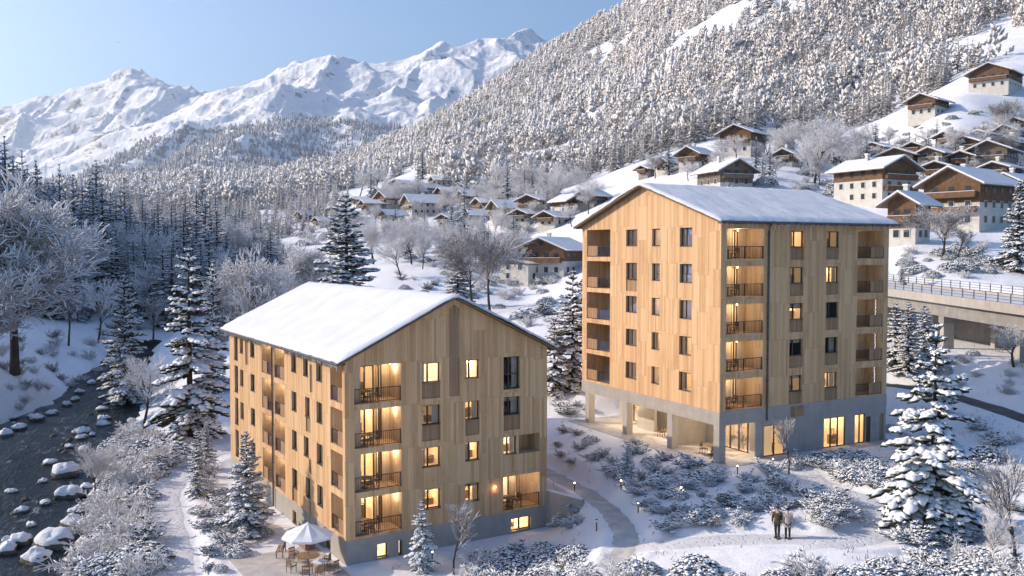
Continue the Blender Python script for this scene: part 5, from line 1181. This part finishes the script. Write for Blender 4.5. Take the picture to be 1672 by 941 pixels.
# ------------------------------------------------------------------ retaining wall, bollard lamps, rocks
mb = MB(); A = V3(LO[0], LO[1], 0) + LE * (LW + .01) + LD * .3; B_ = ground(952, 826); d_ = (V3(B_[0], B_[1], 0) - A); Ln = np.hypot(d_[0], d_[1]); d_ /= Ln; nrm_ = V3(-d_[1], d_[0], 0)
mb.box(A + d_ * Ln / 2 + V3(0, 0, 1.0), (Ln, .32, 3.6), ax=(d_, nrm_, (0, 0, 1))); t = thing('retaining_wall', 'low concrete retaining wall running right from the nearer block', 'wall'); mb.obj('wall', M['conc'], t)
mb = MB(); C_ = A + d_ * Ln; d2 = V3(.55, -.83, 0); mb.box(C_ + d2 * 1.35 + V3(0, 0, .6), (2.7, .3, 3.0), ax=(d2, (.83, .55, 0), (0, 0, 1))); mb.obj('wing_wall', M['conc'], t)
mb = MB(); mb.box(A + d_ * Ln / 2 + V3(0, 0, 2.85), (Ln - .1, .28, .09), ax=(d_, nrm_, (0, 0, 1))); mb.obj('snow_cap', M['snow'], t)
def bollard(px, py, label, p=14, h=.6):
    P = ground(px, py); t = thing('bollard_lamp', label, 'path lamp', tuple(P), 0, None); m = MB(); m.tube([(0, 0, -.2), (0, 0, h)], .045, 7); m.obj('post', M['metal'], t); m = MB(); m.lathe([(.001, h + .22), (.09, h + .2), (.09, h + .17), (.001, h + .17)], n=10); m.obj('cap', M['metal'], t)
    if p: bulb((0, 0, h + .085), t, p, .055, 'lamp_head')
    else: m = MB(); m.tube([(0, 0, h), (0, 0, h + .17)], .05, 7); m.obj('lamp_head', M['canvas'], t)
    return t
for px, py, lb in ((1204,776,'lit bollard lamp in front of the corner pillar of the taller block'),(1262,764,'lit bollard lamp by the glazed front of the taller block'),(912,941,'lit bollard lamp at the bottom edge left of the foreground shrubs'),(938,803,'lit bollard lamp beside the gritted path near the retaining wall'),(1042,838,'lit bollard lamp on the outer bend of the gritted path'),
    (1112,812,'lit bollard lamp among shrubs in the middle of the slope'),(1014,800,'lit bollard lamp glowing under a dark pine shrub'),(1366,772,'lit bollard lamp by the shrub bed right of the taller block glazing'),(974,868,'unlit looking lamp post between gritted path and foreground shrubs'),(706,918,'low lit lamp by the lit niche of the nearer block')): bollard(px, py, lb, 0 if 'unlit' in lb else 4)
def rock_mesh(seed):
    r = np.random.RandomState(seed); n, m = 18, 12; V = []
    for i in range(m):
        th = math.pi * i / (m - 1)
        for j in range(n):
            p = 2 * math.pi * j / n; d = V3(math.sin(th) * math.cos(p), math.sin(th) * math.sin(p), math.cos(th)); q = 1 + .34 * float(perlin(d[0] * 1.7 + seed * 3.1 + d[2], d[1] * 1.7 + d[2] * .7)) + .16 * float(perlin(d[0] * 4 + seed, d[1] * 4 + d[2] * 3)); V.append(d * q * [1, .78, .62])
    T = [(i * n + j, (i + 1) * n + j, (i + 1) * n + (j + 1) % n, i * n + (j + 1) % n) for i in range(m - 1) for j in range(n)]; V = np.array(V)
    cap = V.copy(); k = V[:, 2] > .12; cap[:, 2] += np.where(k, .07 + .06 * np.clip(V[:, 2] + .12, 0, 1), -.05); cap[:, :2] *= np.where(k, 1.03, .93)[:, None]
    return npmesh('rock', V, T, M['rock']), npmesh('snow_cap', cap, [t for t in T if V[list(t), 2].mean() > .04], M['snowcap'])
RK = [rock_mesh(i) for i in range(6)]
def boulder(x, y, s, z=None):
    rd_, rw_ = seg_dist(np.array([x]), np.array([y]), RIVER); wz_ = float(seg_dist(np.array([x]), np.array([y]), WATER_Z)[1][0])
    if z is None: z = max(g1(x, y), wz_ - .02 * s) if rd_[0] < rw_[0] + 3 else g1(x, y)
    t = thing('boulder', 'snow capped boulder along the river bank', 'boulder', (x, y, (g1(x, y) if z is None else z) + .12 * s), rnd.uniform(0, 6.28), 'snow capped boulders along the river'); a, b = rnd.choice(RK); t.scale = (s, s, s * rnd.uniform(.8, 1.15)); link('rock', a, t); link('snow_cap', b, t)
for px, py, s in ((88,905,1.9),(120,870,1.4),(112,825,1.5),(150,862,1.6),(60,935,1.5),(35,862,.8),(130,842,1.2),(140,800,1.0),(165,775,1.0),(95,770,.0),(185,740,1.1),(200,715,.9),(215,690,.9),(110,790,1.7),(75,845,.7),(158,830,1.2),(180,800,1.1),(205,765,1.0),(222,735,.9),(225,700,.9),(140,918,1.3),(170,890,1.2),(230,660,1.0),(20,828,.7),(52,880,.6),(160,930,1.2),(195,840,1.1),(85,690,1.0),(60,700,1.1),(30,712,1.2),(110,672,1.0),(150,640,1.0),(130,655,.8),(10,722,1.1),(170,625,.9),(70,810,.6),(25,905,.8)):
    if s: P = ground(px, py); boulder(P[0], P[1], s * .85)
for i in range(16):
    y = rnd.uniform(60, 150); j = np.interp(y, [r_[1] for r_ in RIVER], [r_[0] - r_[2] for r_ in RIVER]); x = j + rnd.uniform(-1.6, 1.2)
    if x / y > -.6: boulder(x, y, rnd.uniform(.3, .9))
for i in range(30):
    y = rnd.uniform(62, 150); k_ = rnd.random(); j = np.interp(y, [r_[1] for r_ in RIVER], [r_[0] + r_[2] * (1 - .5 * k_ * k_) for r_ in RIVER]); o = link('river_stone', rnd.choice(RK)[0]); s = rnd.uniform(.25, .6); wz_ = float(seg_dist(np.array([j]), np.array([y]), WATER_Z)[1][0])
    o.location = (j, y, wz_ - .05); o.scale = (s, s, s); o.rotation_euler = (0, 0, rnd.uniform(0, 6.28)); tag(o, 'dark wet stone breaking the surface of the river', 'stone', 'dark wet stones in the river')
for i in range(18):
    y = rnd.uniform(58, 140); j = np.interp(y, [r_[1] for r_ in RIVER], [r_[0] + r_[2] for r_ in RIVER]); boulder(j + rnd.uniform(-.9, 2.2), y, rnd.uniform(.35, 1.0))

# ------------------------------------------------------------------ shrubs and small growth
def free(x, y, pad=.6):
    for nm, (pl, hw) in PATHS.items():
        if float(seg_dist(np.array([x]), np.array([y]), pl)[0][0]) < hw + pad: return False
    for O, ea, eb, la, lb in ((LO, LE, LD, LW, LL), (RO, RE, RD, RW, RL)):
        a = (x - O[0]) * ea[0] + (y - O[1]) * ea[1]; b = (x - O[0]) * eb[0] + (y - O[1]) * eb[1]
        if -1.2 - pad < a < la + 1.2 + pad and -1.6 - pad < b < lb + 1.2 + pad: return False
    a = (x - px0) * LE[0] + (y - py0) * LE[1]; b = (x - px0) * LD[0] + (y - py0) * LD[1]
    if -.3 < a < 7.2 and -.5 < b < 9: return False
    return True
def bed(n, poly, meshes, lo, hi, label, group, cat='shrub', name='shrub', flat=1., seed=1, sep=.5):
    r = random.Random(seed); xs = [p[0] for p in poly]; ys = [p[1] for p in poly]; done = []; tries = 0
    while len(done) < n and tries < n * 40:
        tries += 1; px, py = r.uniform(min(xs), max(xs)), r.uniform(min(ys), max(ys))
        if not poly_in(np.array([px]), np.array([py]), poly)[0]: continue
        P = ground(px, py); s = r.uniform(lo, hi)
        if not free(P[0], P[1], s * .7) or any(math.hypot(P[0] - a, P[1] - b) < (s + c) * sep for a, b, c in done): continue
        done.append((P[0], P[1], s)); shrub(meshes, P[0], P[1], s, label, group, cat, name, flat)
SLOPE = [(900,665),(945,660),(1000,700),(1080,745),(1170,775),(1290,765),(1330,800),(1290,865),(1060,872),(1030,830),(960,775),(900,745)]
bed(46, SLOPE, PINE, .6, 1.2, 'dark dwarf pine dusted with snow on the slope between the blocks', 'dwarf pines on the slope between the blocks', 'dwarf pine', 'dwarf_pine', seed=2, sep=.95)
bed(26, SLOPE, MOUND + STEMD, .5, .9, 'low snow covered bush on the slope between the blocks', 'low bushes on the slope between the blocks', 'bush', 'bush', seed=3)
FG = [(760,925),(880,905),(950,912),(1000,930),(1110,928),(1180,938),(1340,942),(1420,925),(1560,920),(1672,915),(1672,965),(760,965)]
bed(36, FG, MOUND + MOUND + PINE, 1.0, 1.6, 'snow heavy pine shrub in the foreground along the bottom edge', 'pine shrubs along the bottom edge', 'pine shrub', 'pine_shrub', seed=4, sep=.55)
bed(9, FG, STEM, .9, 1.5, 'frosted twiggy shrub in the foreground along the bottom edge', 'twiggy shrubs along the bottom edge', 'shrub', 'twiggy_shrub', seed=5)
bed(40, [(1285,760),(1420,745),(1440,800),(1420,870),(1330,870),(1330,800)], PINE + MOUND, .8, 1.4, 'snowy shrub inside the loop of the snow path', 'shrubs inside the snow path loop', 'shrub', 'shrub', seed=6)
bed(34, [(1440,700),(1672,690),(1672,900),(1450,890)], STEM + MOUND + PINE, .6, 1.2, 'scattered snowy shrub on the ground around the big lone spruce', 'shrubs around the big lone spruce', 'shrub', 'shrub', seed=7)
bed(8, [(1400,840),(1480,845),(1570,880),(1560,900),(1420,890)], PINE, 1.0, 1.5, 'dark shrub under the big lone spruce', 'shrubs under the big lone spruce', 'shrub', 'shrub', seed=17)
BANK = [(205,715),(262,715),(285,760),(265,820),(268,880),(290,941),(120,945),(150,880),(170,820),(165,780)]
bed(60, BANK, STEM + MOUND + STEM, 1.2, 2.3, 'frosted shrub on the near river bank beside the path', 'frosted shrubs on the near river bank', 'shrub', 'bank_shrub', seed=8, sep=.42)
bed(28, BANK, MOUND + PINE, 1.1, 1.9, 'brownish snow topped bush on the near river bank', 'snow topped bushes on the near river bank', 'bush', 'bank_bush', seed=9, sep=.5)
bed(30, [(320,770),(372,760),(470,860),(430,880),(420,941),(340,941),(310,860)], PINE + MOUND + STEMD, .6, 1.15, 'snow dusted bush between the riverside path and the nearer block', 'bushes between riverside path and nearer block', 'bush', 'bush', seed=10, sep=.55)
bed(16, [(720,905),(760,870),(890,845),(950,830),(960,850),(890,880)], PINE, .45, .8, 'low dark planting along the concrete basement of the nearer block', 'planting along the concrete basement', 'shrub', 'low_shrub', seed=11)
bed(48, [(0,560),(110,545),(180,520),(240,520),(200,600),(150,625),(60,665),(0,690)], STEM + STEMD, .8, 1.8, 'frosted shrub on the shaded far bank of the river', 'frosted shrubs on the shaded far bank', 'shrub', 'shrub', seed=12)
bed(60, [(610,425),(740,410),(850,440),(950,450),(945,540),(860,540),(800,510),(640,470)], MOUND + PINE + STEM, 1.0, 2.2, 'snowy bush on the meadow behind the nearer block', 'bushes on the meadow behind the nearer block', 'bush', 'bush', seed=13)
bed(30, [(1460,400),(1672,400),(1672,470),(1460,455)], STEM + MOUND, .8, 1.8, 'frosted bush on the slope above the bridge', 'bushes above the bridge', 'bush', 'bush', seed=14)
bed(22, [(1480,540),(1600,580),(1672,600),(1672,650),(1480,620)], STEM + MOUND, .5, 1.0, 'frosted bush on the snow below the bridge', 'bushes below the bridge', 'bush', 'bush', seed=15)
bed(80, [(1060,300),(1240,300),(1440,240),(1672,200),(1672,330),(1500,320),(1440,300),(1350,330)], MOUND + STEM, 1.4, 3.2, 'snow laden bush between the hillside chalets', 'bushes between the hillside chalets', 'bush', 'bush', seed=16)
bed(80, [(560,350),(700,300),(800,320),(900,380),(840,430),(740,420),(600,410),(470,400)], MOUND + STEM, 1.6, 3.4, 'snow laden bush in the valley village', 'bushes in the valley village', 'bush', 'bush', seed=18)
bed(22, [(1430,225),(1560,190),(1672,160),(1672,225),(1480,250)], STEMD + MOUND, .9, 1.9, 'dark twiggy bush on the open upper chalet slope', 'bushes on the open upper slope', 'bush', 'bush', seed=19)
# dry stalks poking through the snow: nobody could count them
r = np.random.RandomState(77); n = 9000; y = 45 * np.exp(r.uniform(0, 1.35, n)); s = r.uniform(-.5, .6, n); x = s * y; k = (fbm(x / 5, y / 5, 3) > .12); x, y = x[k], y[k]
k = np.array([free(a, b, .1) for a, b in zip(x, y)]) & (seg_dist(x, y, RIVER)[0] - seg_dist(x, y, RIVER)[1] > 1.5); x, y = x[k], y[k]; z = gz(x, y); d = r.normal(0, .35, (len(x), 3)); d[:, 2] = 1; h = r.uniform(.08, .34, len(x))
V, T = prisms(np.c_[x, y, z - .03], np.c_[x, y, z] + d * h[:, None], np.full(len(x), .022), np.full(len(x), .010)); tag(link('dry_stalks', npmesh('dry_stalks', V, T, M['tuft'], False)), 'dry brown stalks poking out of the snow cover', 'dry grass', kind='stuff')

# ------------------------------------------------------------------ people
def skin(name, chains, m, parent, sub=2):
    """continuous limb surface from joints: chains of (point, rx, ry), first point of each chain may be an index of an earlier joint"""
    vs, es, rs = [], [], []
    for ch in chains:
        prev = None
        for q in ch:
            if isinstance(q, int): prev = q; continue
            vs.append(q[0]); rs.append(q[1:]); 
            if prev is not None: es.append((prev, len(vs) - 1))
            prev = len(vs) - 1
    me = bpy.data.meshes.new(name); me.from_pydata([tuple(v) for v in vs], es, []); me.materials.append(m); o = link(name, me, parent)
    bpy.context.view_layer.objects.active = o; md = o.modifiers.new('skin', 'SKIN'); md.use_smooth_shade = True
    if not me.skin_vertices: me.attributes  # created with the modifier
    for i, q in enumerate(rs): me.skin_vertices[0].data[i].radius = (q[0], q[1] if len(q) > 1 else q[0])
    me.skin_vertices[0].data[0].use_root = True
    o.modifiers.new('sub', 'SUBSURF').levels = sub; o.modifiers['sub'].render_levels = sub; return o
SKIN_ = m_speckle('skin', (.50, .32, .24), (.56, .37, .28), 8, .6, .05)
def person(label, loc, rz, H, coat, trou, hat, stride, long_coat, pack=False):
    t = thing('person', label, 'person', loc, rz); k = H / 1.78; t.scale = (k, k, k)
    st = stride; hipz, shz = .92, 1.44
    skin('body', [[((0, 0, .98), .13, .10), ((0, 0, 1.2), .13, .09), ((0, 0, 1.40), .12, .08), ((0, -.005, 1.50), .05), ((0, -.012, 1.58), .052), ((0, -.018, 1.66), .078, .092), ((0, -.01, 1.74), .07, .082)],
        [2, ((.19, 0, 1.41), .05), ((.245, .02, 1.15), .040), ((.25, -.05, .92), .032), ((.248, -.07, .86), .026), ((.248, -.08, .80), .030, .018)], [2, ((-.19, 0, 1.41), .05), ((-.245, .02, 1.15), .040), ((-.25, -.05, .92), .032), ((-.248, -.07, .86), .026), ((-.248, -.08, .80), .030, .018)],
        [0, ((.09, 0, .88), .085), ((.10, -.02 - st * .4, .50), .058), ((.10, .02 - st, .10), .042), ((.10, -.12 - st, .05), .034)], [0, ((-.09, 0, .88), .085), ((-.10, -.02 + st * .4, .50), .058), ((-.10, .04 + st, .10), .042), ((-.10, -.10 + st, .05), .034)]], SKIN_, t)
    mb = MB()                                     # fingers of both hands
    for sx in (-1, 1):
        for i in range(4): x = sx * .248; y = -.105 + .017 * i; mb.tube([(x, y, .80), (x - sx * .004, y - .003, .755), (x - sx * .014, y - .006, .735 + .006 * abs(i - 1.5))], [.0095, .0085, .006], 5)
        mb.tube([(sx * .244, -.10, .83), (sx * .232, -.135, .79), (sx * .228, -.14, .765)], [.011, .010, .007], 5)
    mb.obj('fingers', SKIN_, t)
    b = .60 if long_coat else .74
    skin('coat', [[((0, 0, 1.02), .185, .15), ((0, 0, 1.22), .18, .135), ((0, 0, 1.40), .165, .115), ((0, 0, 1.475), .085)], [2, ((.205, 0, 1.40), .075), ((.262, .025, 1.14), .066), ((.262, -.05, .90), .052)], [2, ((-.205, 0, 1.40), .075), ((-.262, .025, 1.14), .066), ((-.262, -.05, .90), .052)], [0, ((0, 0, (1.02 + b) / 2), .195, .155), ((0, 0, b), .20, .16)]], coat, t)
    skin('trousers', [[((0, 0, .93), .15, .115), ((.09, 0, .86), .10), ((.10, -.02 - st * .4, .50), .074), ((.10, .02 - st, .13), .060)], [0, ((-.09, 0, .86), .10), ((-.10, -.02 + st * .4, .50), .074), ((-.10, .03 + st, .13), .060)]], trou, t)
    mb = MB()
    for sx, yy in ((1, -st), (-1, st)): m = MB(); m.box((sx * .10, -.05 + yy, .055), (.105, .29, .10)); m.box((sx * .10, .03 + yy, .13), (.10, .12, .10)); m.obj('shoe', M['frame'], t)
    m = MB(); m.lathe([(.088, 1.665), (.094, 1.71), (.082, 1.765), (.045, 1.80), (.001, 1.81)], (0, -.008, 0), 14); m.obj('beanie', hat, t, True)
    m = MB(); m.lathe([(.001, -.012), (.012, 0), (.001, .014)], (0, -.108, 1.645), 6); [m.lathe([(.001, -.008), (.009, 0), (.001, .008)], (sx * .03, -.098, 1.672), 6, 1) for sx in (-1, 1)]; m.box((0, -.104, 1.605), (.045, .01, .008), 1); [m.lathe([(.001, -.03), (.014, 0), (.001, .03)], (sx * .083, -.005, 1.655), 6) for sx in (-1, 1)]; m.obj('face', [SKIN_, M['frame']], t)
    if pack: 
        m = MB(); m.box((0, .20, 1.22), (.32, .17, .46)); bag = m.obj('backpack', M['frame'], None); bag.location = loc; bag.rotation_euler = (0, 0, rz); bag.scale = (k, k, k); tag(bag, 'dark backpack on the back of the person in the olive coat', 'backpack')
    return t
pa = ground(1269, 880); pb_ = ground(1286, 881)
person('person in a dark olive coat and dark trousers standing left in the pair', tuple(pa), -.55, 1.95, m_speckle('olive_coat', (.055, .045, .035), (.085, .07, .05), 6, .8, .3), m_speckle('dark_denim', (.02, .022, .03), (.035, .036, .045), 9, .8, .2), m_speckle('brown_wool', (.05, .035, .025), (.08, .06, .045), 12, .9, .3), .10, False, True)
person('person in a long pale grey coat and black hat standing right in the pair', tuple(pb_), -.35, 1.86, m_speckle('pale_coat', (.36, .30, .27), (.46, .40, .36), 6, .8, .3), m_speckle('black_denim', (.02, .02, .025), (.035, .035, .04), 9, .8, .2), m_speckle('black_wool', (.015, .015, .015), (.03, .03, .03), 12, .9, .3), .05, True)

def cloud(px, py, Y, wx, wz, label):
    c = at(px, py, Y); r = np.random.RandomState(4); P0 = r.normal(0, 1, (9, 3)) * [wx * .42, wx * .25, wz * .22]; P1 = P0 + np.c_[r.uniform(.2, .6, 9) * wx, r.normal(0, .1, 9) * wx, r.normal(0, .1, 9) * wz]
    V, T = spindles(P0, P1, r.uniform(.25, .5, 9) * wz, 8, .8); o = link('cloud', npmesh('cloud', V, T, mat('cloud_vapour'))); o.location = tuple(c); tag(o, label, 'cloud')
    m = o.data.materials[0]; t = m.node_tree; t.nodes.clear(); n = N(m); out = n.new('ShaderNodeOutputMaterial'); mx = n.new('ShaderNodeMixShader'); tr = n.new('ShaderNodeBsdfTransparent'); df = n.new('ShaderNodeBsdfDiffuse'); df.inputs[0].default_value = (.95, .95, .95, 1)
    n.put(mx.inputs[0], n.math('MULTIPLY', n.smooth(n.noise(n.coord('Object'), .04, 4), .38, .62), .6)); t.links.new(tr.outputs[0], mx.inputs[1]); t.links.new(df.outputs[0], mx.inputs[2]); t.links.new(mx.outputs[0], out.inputs[0])
cloud(190, 68, 9000, 60, 22, 'tiny white cloud wisp in the blue sky above the far peaks')
# ------------------------------------------------------------------ leftovers, cloud, haze
for h_ in HIDE:
    for c in list(h_.children): bpy.data.objects.remove(c)
    bpy.data.objects.remove(h_)
hz_ = MB(); hz_.box((-500, 3850, 1000), (17000, 9000, 2060)); ho = hz_.obj('haze', mat('haze_air')); hm = ho.data.materials[0]; ht = hm.node_tree; ht.nodes.clear()
o_ = ht.nodes.new('ShaderNodeOutputMaterial'); pv = ht.nodes.new('ShaderNodeVolumePrincipled'); pv.inputs['Color'].default_value = (.82, .90, 1, 1); pv.inputs['Density'].default_value = HAZE; pv.inputs['Anisotropy'].default_value = .55
ht.links.new(pv.outputs[0], o_.inputs['Volume']); tag(ho, kind='stuff')
